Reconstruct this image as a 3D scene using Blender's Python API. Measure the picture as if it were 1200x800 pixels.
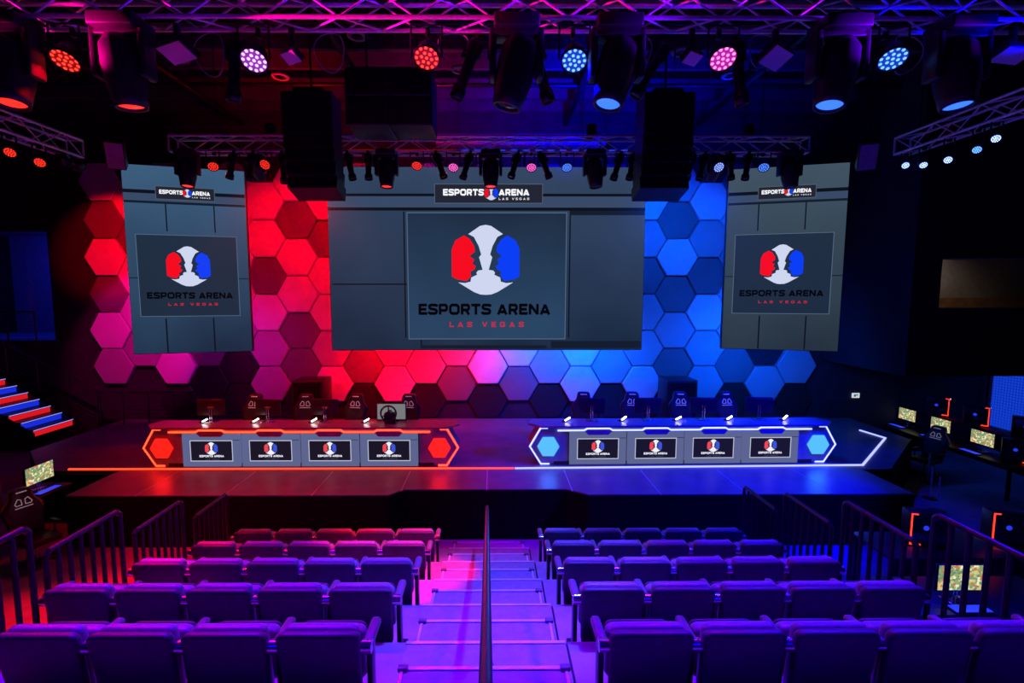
import bpy, bmesh, math, random
from mathutils import Vector, Matrix
random.seed(7)
R = math.radians
scene = bpy.context.scene
for o in list(bpy.data.objects): bpy.data.objects.remove(o)
col = scene.collection

# ---------------------------------------------------------------- camera, world, exposure
cam_d = bpy.data.cameras.new('camera'); cam = bpy.data.objects.new('camera', cam_d); col.objects.link(cam)
cam_d.sensor_width = 36; cam_d.lens = 570/1200*36; cam_d.shift_x = 20/1200
cam_d.clip_start = .05; cam_d.clip_end = 200
cam.location = (0, 0, 4.215); cam.rotation_euler = (math.pi/2-.0943, 0, -.0061)
scene.camera = cam
w = bpy.data.worlds.new('world'); scene.world = w; w.use_nodes = True
w.node_tree.nodes['Background'].inputs[0].default_value = (.02, .02, .2, 1)
w.node_tree.nodes['Background'].inputs[1].default_value = .02
vs = scene.view_settings
vs.view_transform = 'Standard'; vs.look = 'None'; vs.gamma = 1; vs.use_curve_mapping = False
vs.exposure = 0.0
scene.cycles.use_denoising = True
scene.cycles.max_bounces = 6
scene.cycles.sample_clamp_indirect = 4

RED = (1, 0, .008); BLUE = (0, 0, 1); SKYBLUE = (0, .07, 1); MAG = (1, 0, .28); VIO = (.15, 0, 1); ICE = (0, .01, 1)

# ---------------------------------------------------------------- materials
M = {}
def lin(c): return tuple((v/255/12.92 if v/255 <= .04045 else ((v/255+.055)/1.055)**2.4) for v in c)
def mat(name, base, rough=.5, metal=0., emit=None, es=0., noise=0., nscale=8., bump=0., spec=.5, aniso=None, coat=0.):
    m = bpy.data.materials.new(name); m.use_nodes = True; nt = m.node_tree; b = nt.nodes['Principled BSDF']
    b.inputs['Base Color'].default_value = (*base, 1); b.inputs['Roughness'].default_value = rough
    b.inputs['Metallic'].default_value = metal; b.inputs['Specular IOR Level'].default_value = spec
    b.inputs['Coat Weight'].default_value = coat
    if emit: b.inputs['Emission Color'].default_value = (*emit, 1); b.inputs['Emission Strength'].default_value = es
    if noise or bump:
        tc = nt.nodes.new('ShaderNodeTexCoord'); n = nt.nodes.new('ShaderNodeTexNoise')
        n.inputs['Scale'].default_value = nscale; n.inputs['Detail'].default_value = 5
        nt.links.new(tc.outputs['Object'], n.inputs['Vector'])
        if noise:
            r = nt.nodes.new('ShaderNodeValToRGB'); e = r.color_ramp.elements
            e[0].position = .3; e[1].position = .7
            e[0].color = (*[c*(1-noise) for c in base], 1); e[1].color = (*[min(1, c*(1+noise)) for c in base], 1)
            nt.links.new(n.outputs['Fac'], r.inputs[0]); nt.links.new(r.outputs[0], b.inputs['Base Color'])
        if bump:
            bp = nt.nodes.new('ShaderNodeBump'); bp.inputs['Strength'].default_value = bump; bp.inputs['Distance'].default_value = .01
            nt.links.new(n.outputs['Fac'], bp.inputs['Height']); nt.links.new(bp.outputs[0], b.inputs['Normal'])
    M[name] = m; return m
def screen(name, rgb, k=1.):
    return mat(name, (.004, .004, .005), .35, emit=lin(rgb), es=k, spec=.04)
mat('black_paint', (.012, .012, .014), .6, noise=.3)
mat('black_wall', (.008, .008, .010), .9, noise=.3, nscale=3)
mat('back_wall', (.022, .022, .026), .9, noise=.3, nscale=3)
mat('ceiling_dark', (.05, .05, .055), .8, noise=.4, nscale=2)
mat('black_metal', (.02, .02, .022), .35, metal=.6, noise=.2)
mat('rail_metal', (.03, .03, .04), .3, metal=.5, noise=.2)
mat('truss_metal', (.8, .8, .82), .38, metal=.35, noise=.15, nscale=20)
mat('chrome', (.7, .7, .72), .2, metal=1., noise=.05)
mat('seat_shell', (.05, .045, .065), .5, noise=.15, nscale=14)
mat('seat_cushion', (.24, .21, .27), .38, noise=.15, nscale=30, bump=.1)
mat('arm_plastic', (.16, .15, .17), .3, noise=.1)
mat('aisle_carpet', (.34, .33, .35), .8, noise=.12, nscale=14)
mat('nosing', (.85, .85, .88), .3, metal=.3, noise=.05)
mat('floor_carpet', (.36, .34, .35), .7, noise=.2, nscale=4)
mat('stage_floor', (.15, .145, .16), .36, noise=.15, nscale=3, spec=.08)
mat('stage_seam', (.55, .55, .6), .4, noise=.1)
mat('stage_fascia', (.005, .005, .006), .8, noise=.2, spec=.1)
mat('hex_backing', (.012, .012, .015), .8, noise=.2)
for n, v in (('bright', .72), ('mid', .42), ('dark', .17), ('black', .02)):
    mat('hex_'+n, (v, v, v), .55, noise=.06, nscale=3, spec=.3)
mat('desk_body', (.26, .26, .27), .4, noise=.15)
mat('desk_top', (.22, .22, .23), .3, noise=.15)
mat('led_red', (.1, .02, .02), .4, emit=(1, .022, .006), es=10.)
mat('led_floor_red', (.1, .02, .02), .4, emit=(1, .05, .015), es=2.2)
mat('led_white', (.1, .1, .1), .4, emit=(.12, .14, 1), es=7.)
mat('led_floor_white', (.1, .1, .1), .4, emit=(.3, .33, 1), es=2.)
mat('hex_lamp_red', (.2, .02, .02), .4, emit=(1, .008, .004), es=2.2, noise=0)
mat('hex_lamp_blue', (.05, .1, .2), .4, emit=(.06, .33, 1), es=1.6)
mat('plastic_black', (.018, .018, .02), .4, noise=.2)
mat('leatherette', (.022, .022, .026), .38, noise=.2, nscale=20)
mat('red_lit_tint', (.16, .01, .015), .4, noise=.2)  # red light falling on the cabinet, put into its base colour
mat('emblem_glow_white', (.8, .8, .82), .4, emit=(.9, .9, 1), es=.12, noise=.05)  # faint glow put into the chair print so it reads pale
mat('badge_red', (.12, .01, .01), .4, emit=(1, .03, .01), es=.12)
mat('tiny_lamp', (.8, .8, .8), .3, emit=(1, .95, .95), es=9)
mat('glass_side', (.01, .012, .03), .08, noise=.2, spec=.8)
mat('pc_red', (.2, .02, .02), .4, emit=(1, .03, .008), es=2.6)
mat('pc_blue', (.02, .02, .2), .4, emit=(.02, .05, 1), es=.8)
mat('stair_tread', (.05, .05, .05), .5, noise=.2)
mat('stair_red', (.2, .02, .02), .4, emit=(1, .012, .02), es=.7)
mat('stair_blue', (.02, .02, .2), .4, emit=(.01, .035, 1), es=.7)
mat('stair_edge', (.5, .5, .6), .4, emit=(.3, .35, 1), es=1.3)
mat('blue_room', (.25, .25, .3), .8, noise=.15)
mat('warm_room', (.5, .46, .42), .8, noise=.15)
mat('warm_wood', (.4, .2, .08), .5, noise=.3)
mat('duct_grey', (.30, .29, .30), .5, metal=.2, noise=.12)
mat('panel_white', (.7, .7, .72), .4, noise=.05)
mat('lens_red', (.1, .01, .01), .2, emit=(1, .02, .012), es=2)
mat('lens_blue', (.01, .02, .1), .2, emit=(.03, .13, 1), es=2)
mat('lens_off', (.02, .02, .04), .08, noise=.1)
mat('exit_sign', (.6, .6, .6), .4, emit=(.75, .8, .75), es=.8)
mat('exit_mark', (.02, .2, .05), .4, emit=(.02, .2, .06), es=.5)
# screen picture tones
mat('screen_case', (.01, .01, .011), .5, noise=.1)
def gradient_screen(name, top, bottom, z0, z1):
    """the picture shown on an LED screen: a lit panel wall, a little paler at its top"""
    m = screen(name, top); nt = m.node_tree; b = nt.nodes['Principled BSDF']
    tc = nt.nodes.new('ShaderNodeTexCoord'); sp = nt.nodes.new('ShaderNodeSeparateXYZ'); mr = nt.nodes.new('ShaderNodeMapRange')
    n = nt.nodes.new('ShaderNodeTexNoise'); n.inputs['Scale'].default_value = .45
    nt.links.new(tc.outputs['Object'], sp.inputs[0]); nt.links.new(tc.outputs['Object'], n.inputs['Vector'])
    mr.inputs['From Min'].default_value = z0; mr.inputs['From Max'].default_value = z1
    nt.links.new(sp.outputs['Z'], mr.inputs['Value'])
    ad = nt.nodes.new('ShaderNodeMath'); ad.operation = 'MULTIPLY_ADD'; ad.inputs[1].default_value = .8; 
    nt.links.new(n.outputs['Fac'], ad.inputs[0]); 
    su = nt.nodes.new('ShaderNodeMath'); su.operation = 'SUBTRACT'; su.inputs[1].default_value = .4
    nt.links.new(mr.outputs[0], su.inputs[0]); nt.links.new(su.outputs[0], ad.inputs[2])
    rp = nt.nodes.new('ShaderNodeValToRGB'); rp.color_ramp.elements[0].color = (*lin(bottom), 1); rp.color_ramp.elements[1].color = (*lin(top), 1)
    nt.links.new(ad.outputs[0], rp.inputs[0]); nt.links.new(rp.outputs[0], b.inputs['Emission Color'])
gradient_screen('pic_centre', (52, 70, 98), (27, 42, 64), -2.1, 2.1)
gradient_screen('pic_left', (60, 92, 124), (28, 44, 68), -1.95, 1.95)
gradient_screen('pic_right', (64, 82, 98), (38, 50, 62), -1.95, 1.95)
gradient_screen('pic_panel', (30, 42, 62), (42, 70, 100), -1.5, 1.3)
gradient_screen('pic_panel_side', (34, 48, 68), (30, 44, 64), -1.2, .8)
screen('pic_line', (12, 18, 28)); screen('pic_edge', (84, 106, 130)); screen('pic_shade', (20, 29, 44))
screen('pic_ledge', (56, 74, 102)); screen('pic_sign', (34, 38, 52)); screen('pic_sign_edge', (88, 98, 112))
screen('logo_red', (246, 12, 32)); screen('logo_blue', (12, 62, 246)); screen('logo_white', (206, 214, 240))
screen('text_black', (4, 5, 9)); screen('text_red', (226, 22, 52)); screen('text_white', (250, 250, 255))
screen('sim_pic', (120, 120, 122)); screen('desk_pic', (92, 100, 142)); screen('desk_pic_dark', (24, 22, 38)); screen('desk_pic_edge', (190, 194, 215))
screen('desk_logo_red', (240, 70, 84)); screen('desk_logo_blue', (60, 84, 220)); screen('desk_logo_white', (240, 240, 252))
def game_screen():
    m = screen('game_picture', (150, 160, 110)); nt = m.node_tree; b = nt.nodes['Principled BSDF']
    tc = nt.nodes.new('ShaderNodeTexCoord'); v = nt.nodes.new('ShaderNodeTexVoronoi'); v.inputs['Scale'].default_value = 36
    rp = nt.nodes.new('ShaderNodeValToRGB'); rp.color_ramp.interpolation = 'CONSTANT'
    cs = [(150, 170, 110), (196, 200, 130), (120, 160, 120), (220, 196, 130), (200, 120, 80), (236, 236, 200), (110, 140, 110)]
    e = rp.color_ramp.elements; e[0].color = (*lin(cs[0]), 1); e[1].color = (*lin(cs[1]), 1); e[1].position = .2
    for i, c in enumerate(cs[2:]):
        x = e.new(.33+.13*i); x.color = (*lin(c), 1)
    nt.links.new(tc.outputs['Object'], v.inputs['Vector'])
    sp = nt.nodes.new('ShaderNodeSeparateColor'); nt.links.new(v.outputs['Color'], sp.inputs[0])
    nt.links.new(sp.outputs[0], rp.inputs[0]); nt.links.new(rp.outputs[0], b.inputs['Emission Color']); b.inputs['Emission Strength'].default_value = 1.0
game_screen()
def perforated():
    m = mat('perforated_blue', (.05, .06, .1), .5, emit=(.01, .09, 1), es=.9); nt = m.node_tree; b = nt.nodes['Principled BSDF']
    tc = nt.nodes.new('ShaderNodeTexCoord'); v = nt.nodes.new('ShaderNodeTexVoronoi'); v.inputs['Scale'].default_value = 14; v.inputs['Randomness'].default_value = 0
    rp = nt.nodes.new('ShaderNodeValToRGB'); rp.color_ramp.elements[0].color = (.02, .22, 1, 1); rp.color_ramp.elements[1].color = (.004, .03, .55, 1)
    rp.color_ramp.elements[0].position = .3; rp.color_ramp.elements[1].position = .5
    nt.links.new(tc.outputs['Object'], v.inputs['Vector']); nt.links.new(v.outputs['Distance'], rp.inputs[0]); nt.links.new(rp.outputs[0], b.inputs['Emission Color'])
perforated()
def glass():
    m = bpy.data.materials.new('window_glass'); m.use_nodes = True; nt = m.node_tree; nt.nodes.clear()
    o = nt.nodes.new('ShaderNodeOutputMaterial'); mx = nt.nodes.new('ShaderNodeMixShader'); t = nt.nodes.new('ShaderNodeBsdfTransparent'); g = nt.nodes.new('ShaderNodeBsdfGlossy')
    g.inputs['Roughness'].default_value = .08; t.inputs[0].default_value = (.85, .86, .9, 1); mx.inputs[0].default_value = .08
    nt.links.new(t.outputs[0], mx.inputs[1]); nt.links.new(g.outputs[0], mx.inputs[2]); nt.links.new(mx.outputs[0], o.inputs[0]); M['window_glass'] = m
glass()

# ---------------------------------------------------------------- mesh helpers
class MB:
    def __init__(s): s.v = []; s.f = []; s.sm = []
    def add(s, vs, fs, smooth=False):
        b = len(s.v); s.v += [tuple(p) for p in vs]; s.f += [tuple(i+b for i in f) for f in fs]
        s.sm += [smooth]*len(fs) if isinstance(smooth, bool) else list(smooth); return s
    def box(s, c, d, mtx=None):
        x, y, z = [k/2 for k in d]; P = [Vector((a*x, b*y, e*z)) for a in (-1, 1) for b in (-1, 1) for e in (-1, 1)]
        if mtx: P = [mtx @ p for p in P]
        P = [p+Vector(c) for p in P]
        return s.add(P, [(0, 1, 3, 2), (4, 6, 7, 5), (0, 4, 5, 1), (2, 3, 7, 6), (0, 2, 6, 4), (1, 5, 7, 3)])
    def rbox(s, c, d, r=.01, seg=2, mtx=None, fn=None):
        bm = bmesh.new(); bmesh.ops.create_cube(bm, size=1)
        for v in bm.verts: v.co = Vector((v.co.x*d[0], v.co.y*d[1], v.co.z*d[2]))
        bmesh.ops.bevel(bm, geom=bm.edges[:], offset=min(r, min(d)*.49), segments=seg, affect='EDGES', profile=.5)
        bm.verts.index_update(); P = [v.co.copy() for v in bm.verts]
        F = [tuple(v.index for v in f.verts) for f in bm.faces]; bm.free()
        if fn: P = [Vector(fn(p)) for p in P]
        if mtx: P = [mtx @ p for p in P]
        return s.add([p+Vector(c) for p in P], F, True)
    def pad(s, c, w, h, d, rc=.07, rb=.02, fn=None):
        """cushion: rounded outline in x-z, thickness d along y, softened edges"""
        rings = []
        for y, i in ((-d/2, rb), (-d/2+rb*.3, rb*.3), (-d/2+rb, 0), (d/2-rb, 0), (d/2-rb*.3, rb*.3), (d/2, rb)):
            ring = []; r = max(rc-i, .004); W = w/2-i; H = h/2-i
            for q, (sx, sz) in enumerate(((1, 1), (-1, 1), (-1, -1), (1, -1))):
                for k in range(5):
                    a = math.pi/2*(q+k/4); ring.append(Vector((sx*(W-r)+r*math.cos(a), y, sz*(H-r)+r*math.sin(a))))
            rings.append(ring)
        n = 20; P = [p for ring in rings for p in ring]
        if fn: P = [Vector(fn(p)) for p in P]
        F = [(j*n+i, j*n+(i+1) % n, (j+1)*n+(i+1) % n, (j+1)*n+i) for j in range(5) for i in range(n)]
        F += [tuple(range(n-1, -1, -1)), tuple(5*n+i for i in range(n))]
        return s.add([p+Vector(c) for p in P], F, True)
    def cyl(s, p0, p1, r0, r1=None, n=12, caps=True):
        p0 = Vector(p0); p1 = Vector(p1); r1 = r0 if r1 is None else r1
        q = (p1-p0).to_track_quat('Z', 'Y'); A = []; B = []
        for i in range(n):
            a = 2*math.pi*i/n; o = q @ Vector((math.cos(a), math.sin(a), 0)); A.append(p0+o*r0); B.append(p1+o*r1)
        s.add(A+B, [(i, (i+1) % n, n+(i+1) % n, n+i) for i in range(n)], True)
        if caps:
            if r0 > 1e-5: s.add(A, [tuple(range(n-1, -1, -1))])
            if r1 > 1e-5: s.add(B, [tuple(range(n))])
        return s
    def tube(s, pts, r, n=8):
        for a, b in zip(pts, pts[1:]): s.cyl(a, b, r, r, n)
        return s
    def lathe(s, prof, n=20, mtx=None):
        P = []
        for (r, z) in prof:
            for i in range(n):
                a = 2*math.pi*i/n; P.append(Vector((r*math.cos(a), r*math.sin(a), z)))
        if mtx: P = [mtx @ p for p in P]
        F = [(j*n+i, j*n+(i+1) % n, (j+1)*n+(i+1) % n, (j+1)*n+i) for j in range(len(prof)-1) for i in range(n)]
        return s.add(P, F, True)
    def prism(s, poly, y0, y1, fn=None):
        """poly in (x, z), extruded along y"""
        n = len(poly); A = [(x, y0, z) for x, z in poly]; B = [(x, y1, z) for x, z in poly]
        s.add(A+B, [(i, (i+1) % n, n+(i+1) % n, n+i) for i in range(n)]); s.add(A, [tuple(range(n-1, -1, -1))]); s.add(B, [tuple(range(n))]); return s
    def slab(s, poly, z0, z1):
        """poly in (x, y), extruded along z"""
        n = len(poly); A = [(x, y, z0) for x, y in poly]; B = [(x, y, z1) for x, y in poly]
        s.add(A+B, [(i, (i+1) % n, n+(i+1) % n, n+i) for i in range(n)]); s.add(A, [tuple(range(n-1, -1, -1))]); s.add(B, [tuple(range(n))]); return s
    def mesh(s, name, m):
        me = bpy.data.meshes.new(name); me.from_pydata(s.v, [], s.f); me.materials.append(M[m])
        me.polygons.foreach_set('use_smooth', s.sm)
        bm = bmesh.new(); bm.from_mesh(me); bmesh.ops.recalc_face_normals(bm, faces=bm.faces); bm.to_mesh(me); bm.free()
        me.update(); return me
    def build(s, name, m, parent=None, loc=(0, 0, 0), rot=None):
        return inst(name, s.mesh(name, m), parent, loc, rot)
def inst(name, me, parent=None, loc=(0, 0, 0), rot=None):
    o = bpy.data.objects.new(name, me); col.objects.link(o); o.location = loc
    if rot is not None:
        if isinstance(rot, (tuple, list)): o.rotation_euler = rot
        else: o.rotation_mode = 'QUATERNION'; o.rotation_quaternion = rot
    if parent: o.parent = parent
    return o
LABELS = {}
def tag(o, label, cat, group=None):
    o['label'] = label; o['category'] = cat
    if group: o['group'] = group
    return o
def thing(name, label, cat, loc=(0, 0, 0), rz=0., group=None):
    o = bpy.data.objects.new(name, None); col.objects.link(o); o.location = loc; o.rotation_euler = (0, 0, rz); o.empty_display_size = .1
    return tag(o, label, cat, group)
def struct(o, label=None):
    o['kind'] = 'structure'
    if label: o['label'] = label
    return o
def copy_tree(o, parent=None):
    c = o.copy(); col.objects.link(c); c.parent = parent
    for ch in list(o.children): copy_tree(ch, c)
    return c
def spot(parent, loc, target, color, watt, angle, blend=.4, radius=.06):
    """loc / target in the parent's local frame"""
    d = bpy.data.lights.new('lamp_light', 'SPOT'); d.color = color; d.energy = watt; d.spot_size = R(angle); d.spot_blend = blend; d.shadow_soft_size = radius
    o = bpy.data.objects.new('lamp_light', d); col.objects.link(o); o.parent = parent; o.location = loc
    o.rotation_mode = 'QUATERNION'; o.rotation_quaternion = (Vector(target)-Vector(loc)).to_track_quat('-Z', 'Y'); return o
def area(parent, loc, target, color, watt, sx, sy, spread=180):
    d = bpy.data.lights.new('lamp_light', 'AREA'); d.shape = 'RECTANGLE'; d.size = sx; d.size_y = sy; d.color = color; d.energy = watt; d.spread = R(spread)
    o = bpy.data.objects.new('lamp_light', d); col.objects.link(o); o.parent = parent; o.location = loc
    o.rotation_mode = 'QUATERNION'; o.rotation_quaternion = (Vector(target)-Vector(loc)).to_track_quat('-Z', 'Y'); return o
ORD = ['first', 'second', 'third', 'fourth', 'fifth', 'sixth', 'seventh', 'eighth', 'ninth', 'tenth']

# ================================================================ THE SETTING
struct(MB().box((0, 5, -.1), (32, 34, .2)).build('floor', 'floor_carpet'))
ceil = struct(MB().box((0, 5, 9.3), (32, 34, .2)).build('ceiling', 'ceiling_dark'))
jm = MB().box((0, 0, 0), (30, .12, .3)).mesh('ceiling_joist', 'ceiling_dark')
for k in range(13): inst('ceiling_joist', jm, ceil, (0, 3.6+.78*k, 9.05))
pm = MB().cyl((-14, 0, 0), (14, 0, 0), .05, n=8).mesh('ceiling_pipe', 'black_metal')
for y, z in ((5.1, 8.8), (7.3, 8.75), (8.7, 8.82), (10.9, 8.7)): inst('ceiling_pipe', pm, ceil, (0, y, z))
pm2 = MB().cyl((0, -6, 0), (0, 6, 0), .07, n=8).mesh('ceiling_pipe', 'black_metal')
for x in (-6.4, -2.7, 1.9, 5.3): inst('ceiling_pipe', pm2, ceil, (x, 7, 8.6))
ring = MB().lathe([(.10, 0), (.16, 0), (.17, .02), (.16, .05), (.10, .05)], 20).mesh('downlight_ring', 'duct_grey')
for i, (x, y) in enumerate(((-5.6, 9.2), (-2.2, 8.4), (-.6, 9.6), (3.3, 8.9), (4.6, 9.8), (6.2, 8.6), (-7.6, 8.2), (-4.1, 9.9), (1.9, 8.2))): inst('downlight_ring', ring, ceil, (x, y, 8.42))
# back wall with an opening up on the left (blue hall beyond)
HB = 12.75
wb = MB()
wb.box((1.7, HB+.35, 4.6), (26.6, .3, 9.2))
wb.box((-13.6, HB+.35, 1.5), (4.0, .3, 3.0)); wb.box((-13.6, HB+.35, 7.55), (4.0, .3, 3.3)); wb.box((-15.8, HB+.35, 4.6), (.4, .3, 9.2))
wall_back = struct(wb.build('wall_back', 'back_wall'))
struct(MB().box((-16, 5, 4.6), (.3, 34, 9.2)).build('wall_left', 'black_wall'))
wr = MB().box((13.65, 5, 4.6), (.3, 34, 9.2)); struct(wr.build('wall_right', 'black_wall'))
struct(MB().box((0, -11.8, 4.6), (32, .3, 9.2)).build('wall_front', 'black_wall'))
# blue hall behind the left opening
hb = MB(); hb.box((-13.6, 16.4, 4.6), (5, .2, 5)); hb.box((-13.6, 14.7, 2.95), (5, 3.4, .1)); hb.box((-13.6, 14.7, 6.2), (5, 3.4, .1))
hb.box((-11.2, 14.7, 4.6), (.2, 3.4, 3.4))
hall = struct(hb.build('wall_hall', 'blue_room'))
t = thing('ceiling_lamp', 'blue ceiling lamp inside the upper left hall opening', 'lamp', (-13.4, 14.3, 6.12))
MB().rbox((0, 0, 0), (.8, .3, .06), .02).build('housing', 'black_metal', t); MB().box((0, 0, -.035), (.7, .22, .02)).build('diffuser', 'lens_blue', t)
area(t, (0, 0, -.06), (0, .6, -1), (.01, .02, 1), 55, .7, .22)

# ---- hexagon panels of the back wall: columns .826 apart, rows .954 apart
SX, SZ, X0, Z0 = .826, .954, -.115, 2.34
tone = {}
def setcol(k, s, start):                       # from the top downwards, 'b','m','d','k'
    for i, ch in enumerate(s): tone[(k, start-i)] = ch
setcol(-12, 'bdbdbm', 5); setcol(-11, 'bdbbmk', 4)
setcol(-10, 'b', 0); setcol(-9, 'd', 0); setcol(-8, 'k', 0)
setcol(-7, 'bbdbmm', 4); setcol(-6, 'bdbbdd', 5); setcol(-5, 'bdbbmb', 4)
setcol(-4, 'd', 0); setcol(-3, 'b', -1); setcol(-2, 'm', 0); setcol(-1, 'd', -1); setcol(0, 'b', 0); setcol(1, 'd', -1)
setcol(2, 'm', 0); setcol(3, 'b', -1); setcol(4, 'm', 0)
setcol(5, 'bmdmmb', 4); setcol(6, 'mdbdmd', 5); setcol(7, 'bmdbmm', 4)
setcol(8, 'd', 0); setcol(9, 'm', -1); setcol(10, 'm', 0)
# odd column rows sit half a step higher: row m centre = Z0 + (m + .5) * SZ
def hexmesh(nm, depth, m):
    r = .55-.012; b = .03; mb = MB()
    ro = [(r*math.cos(R(60*i)), r*math.sin(R(60*i))) for i in range(6)]; ri = [((r-b)*math.cos(R(60*i)), (r-b)*math.sin(R(60*i))) for i in range(6)]
    V = [(x, 0, z) for x, z in ro]+[(x, -depth+b*.7, z) for x, z in ro]+[(x, -depth, z) for x, z in ri]
    F = [(i, (i+1) % 6, 6+(i+1) % 6, 6+i) for i in range(6)]+[(6+i, 6+(i+1) % 6, 12+(i+1) % 6, 12+i) for i in range(6)]+[tuple(range(12, 18))]
    mb.add(V, F); return mb.mesh(nm, m)
hm = {}
rr = random.Random(3)
names = {'b': 'bright', 'm': 'mid', 'd': 'dark', 'k': 'black'}
for k in range(-12, 11):
    for m in range(-2, 6):
        z = Z0+SZ*m+(SZ/2 if k % 2 else 0)
        if z > 7.4: continue
        tn = tone.get((k, m))
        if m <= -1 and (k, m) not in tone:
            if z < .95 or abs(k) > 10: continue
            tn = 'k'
        if tn is None:
            if k in (-10, -9, -8, 8, 9, 10) and m >= 0 and k > 7 and z < 2.9: continue
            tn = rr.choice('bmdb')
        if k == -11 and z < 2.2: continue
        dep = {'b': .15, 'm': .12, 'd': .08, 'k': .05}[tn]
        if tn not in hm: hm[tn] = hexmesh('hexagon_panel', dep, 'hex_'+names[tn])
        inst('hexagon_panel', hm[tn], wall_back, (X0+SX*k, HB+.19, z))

# ---- stage: apron, main deck, fascia, floor panels with pale seams, floor LED line
ST = .905
def edge(x):                                   # front edge of the stage, recessed in the middle
    if x <= -1.73 or x >= 1.62: return 7.85
    if x < -1.5: return 7.85+(x+1.73)/.23*.23
    if x > 1.28: return 8.08-(x-1.28)/.34*.23
    return 8.08
stage_poly = [(-7.1, 7.85), (-1.73, 7.85), (-1.5, 8.08), (1.28, 8.08), (1.62, 7.85), (7.1, 7.85), (7.1, 8.9), (7.65, 9.0), (9.7, 10.9), (9.7, HB+.2), (-9.9, HB+.2), (-9.9, 10.2), (-8.6, 8.85), (-7.1, 8.85)]
stage = struct(MB().slab(stage_poly, 0, ST-.02).build('stage', 'stage_fascia'), 'low black performance stage with notched front edge')
T0, TW = -.09, 1.46
brk = [-1.73, -1.5, 1.28, 1.62]
for k in range(-5, 5):
    a, b = max(-7.09, T0+TW*k), min(7.09, T0+TW*(k+1)); a += .008; b -= .008
    xs = [a]+[q for q in brk if a < q < b]+[b]
    poly = [(x, edge(x)-.005) for x in xs]+[(b, 8.98), (a, 8.98)]
    MB().slab(poly, ST-.02, ST).build('floor_panel', 'stage_floor', stage)
    if k > -5: MB().box((T0+TW*k, (edge(T0+TW*k)+8.98)/2, ST-.012), (.016, 8.98-edge(T0+TW*k), .018)).build('floor_seam', 'stage_seam', stage)
MB().slab([(-8.6, 8.99), (-7.1, 8.99), (7.3, 8.99), (7.66, 9.02), (9.68, 10.92), (9.68, HB+.15), (-9.88, HB+.15), (-9.88, 10.2)], ST-.02, ST).build('floor_panel', 'stage_floor', stage)
led = thing('floor_light_strip', 'red glowing light strip in the stage floor before the left desk', 'light strip', (0, 0, ST))
MB().box((-3.83, 9.06, .012), (8.5, .035, .024)).build('led_tape', 'led_floor_red', led)
led = thing('floor_light_strip', 'white blue light strip in the stage floor turning a pointed corner right', 'light strip', (0, 0, ST))
def bar(pts, wd, h, z0=0):
    mb = MB()
    for (x0, y0), (x1, y1) in zip(pts, pts[1:]):
        d = Vector((x1-x0, y1-y0, 0)); L = d.length; mb.box(((x0+x1)/2, (y0+y1)/2, z0+h/2), (L+wd*.6, wd, h), Matrix.Rotation(math.atan2(d.y, d.x), 3, 'Z'))
    return mb
bar([(.45, 9.06), (7.25, 9.2), (9.15, 11.0), (9.05, 11.65)], .035, .024).build('led_tape', 'led_floor_white', led)

# ---- seating tiers and aisle
P, RISE = .915, .303
ZT = lambda i: 1.515-RISE*(i-1)               # tread height of row i
YN = lambda i: 3.57+P*(i-1)                   # front edge of row i
AX0, AX1 = -.66, .56
for i in range(-1, 6):
    z = ZT(i); y0 = YN(i)-P; 
    tier = struct(MB().box((-.03, (y0+YN(i))/2, z/2-.01), (7.1, P, z-.02)).build('seating_platform', 'black_paint'))
    MB().box((-2.11, (y0+YN(i))/2, z-.01), (2.88, P, .02)).build('carpet_tread', 'floor_carpet', tier)
    MB().box((2.06, (y0+YN(i))/2, z-.01), (2.94, P, .02)).build('carpet_tread', 'floor_carpet', tier)
    MB().box(((AX0+AX1)/2, (y0+YN(i))/2, z-.008), (1.24, P, .02)).build('aisle_tread', 'aisle_carpet', tier)
    MB().box(((AX0+AX1)/2, YN(i)-.012, z+.004), (1.24, .03, .012)).build('nosing_strip', 'nosing', tier)
    if i >= 0:
        zs = z-RISE/2; ys = YN(i)
        st = MB().box((-.055, ys+.235, (zs+z-RISE)/2), (1.15, .47, zs-(z-RISE))).build('aisle_step', 'aisle_carpet', tier)
        MB().box((-.055, ys+.455, zs+.004), (1.15, .03, .012)).build('nosing_strip', 'nosing', st)
        for s in (-1, 1):
            MB().box((-.055+s*.56, ys+.235, zs+.004), (.022, .44, .012)).build('side_trim', 'nosing', st)
            MB().rbox((-.055+s*.555, ys+.45, zs+.012), (.07, .05, .03), .008).build('corner_bracket', 'arm_plastic', st)
MB_front = struct(MB().box((-.05, 7.66, .004), (1.24, .78, .012)).build('floor_runner', 'aisle_carpet'), 'pale carpet at the foot of the aisle stairs')

# ---- right hand balcony block with lit window; room under it
bl = MB()
YB, ZB = 10.2, 2.5
bl.box((9.1, YB+.1, (ZB+9.2)/2), (.6, .2, 9.2-ZB)); bl.box((8.9, (YB+.2+12.9)/2, (ZB+9.2)/2), (.2, 12.9-YB-.2, 9.2-ZB)); bl.box((11.45, YB+.1, (ZB+3.93)/2), (4.1, .2, 3.93-ZB)); bl.box((11.45, YB+.1, (5.0+9.2)/2), (4.1, .2, 4.2)); bl.box((13.3, YB+.1, 4.465), (.4, .2, 1.07))
bl.box((11.2, 11.6, ZB+.05), (4.6, 2.6, .1))
struct(bl.build('wall_balcony', 'black_wall'))
wn = thing('window_1', 'wide lit window in the dark upper wall at right', 'window', (9.4, YB+.1, 3.93)); wn['kind'] = 'structure'; del wn['category']
MB().box((1.85, 0, .535), (3.7, .012, 1.07)).build('pane', 'window_glass', wn)
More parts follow.
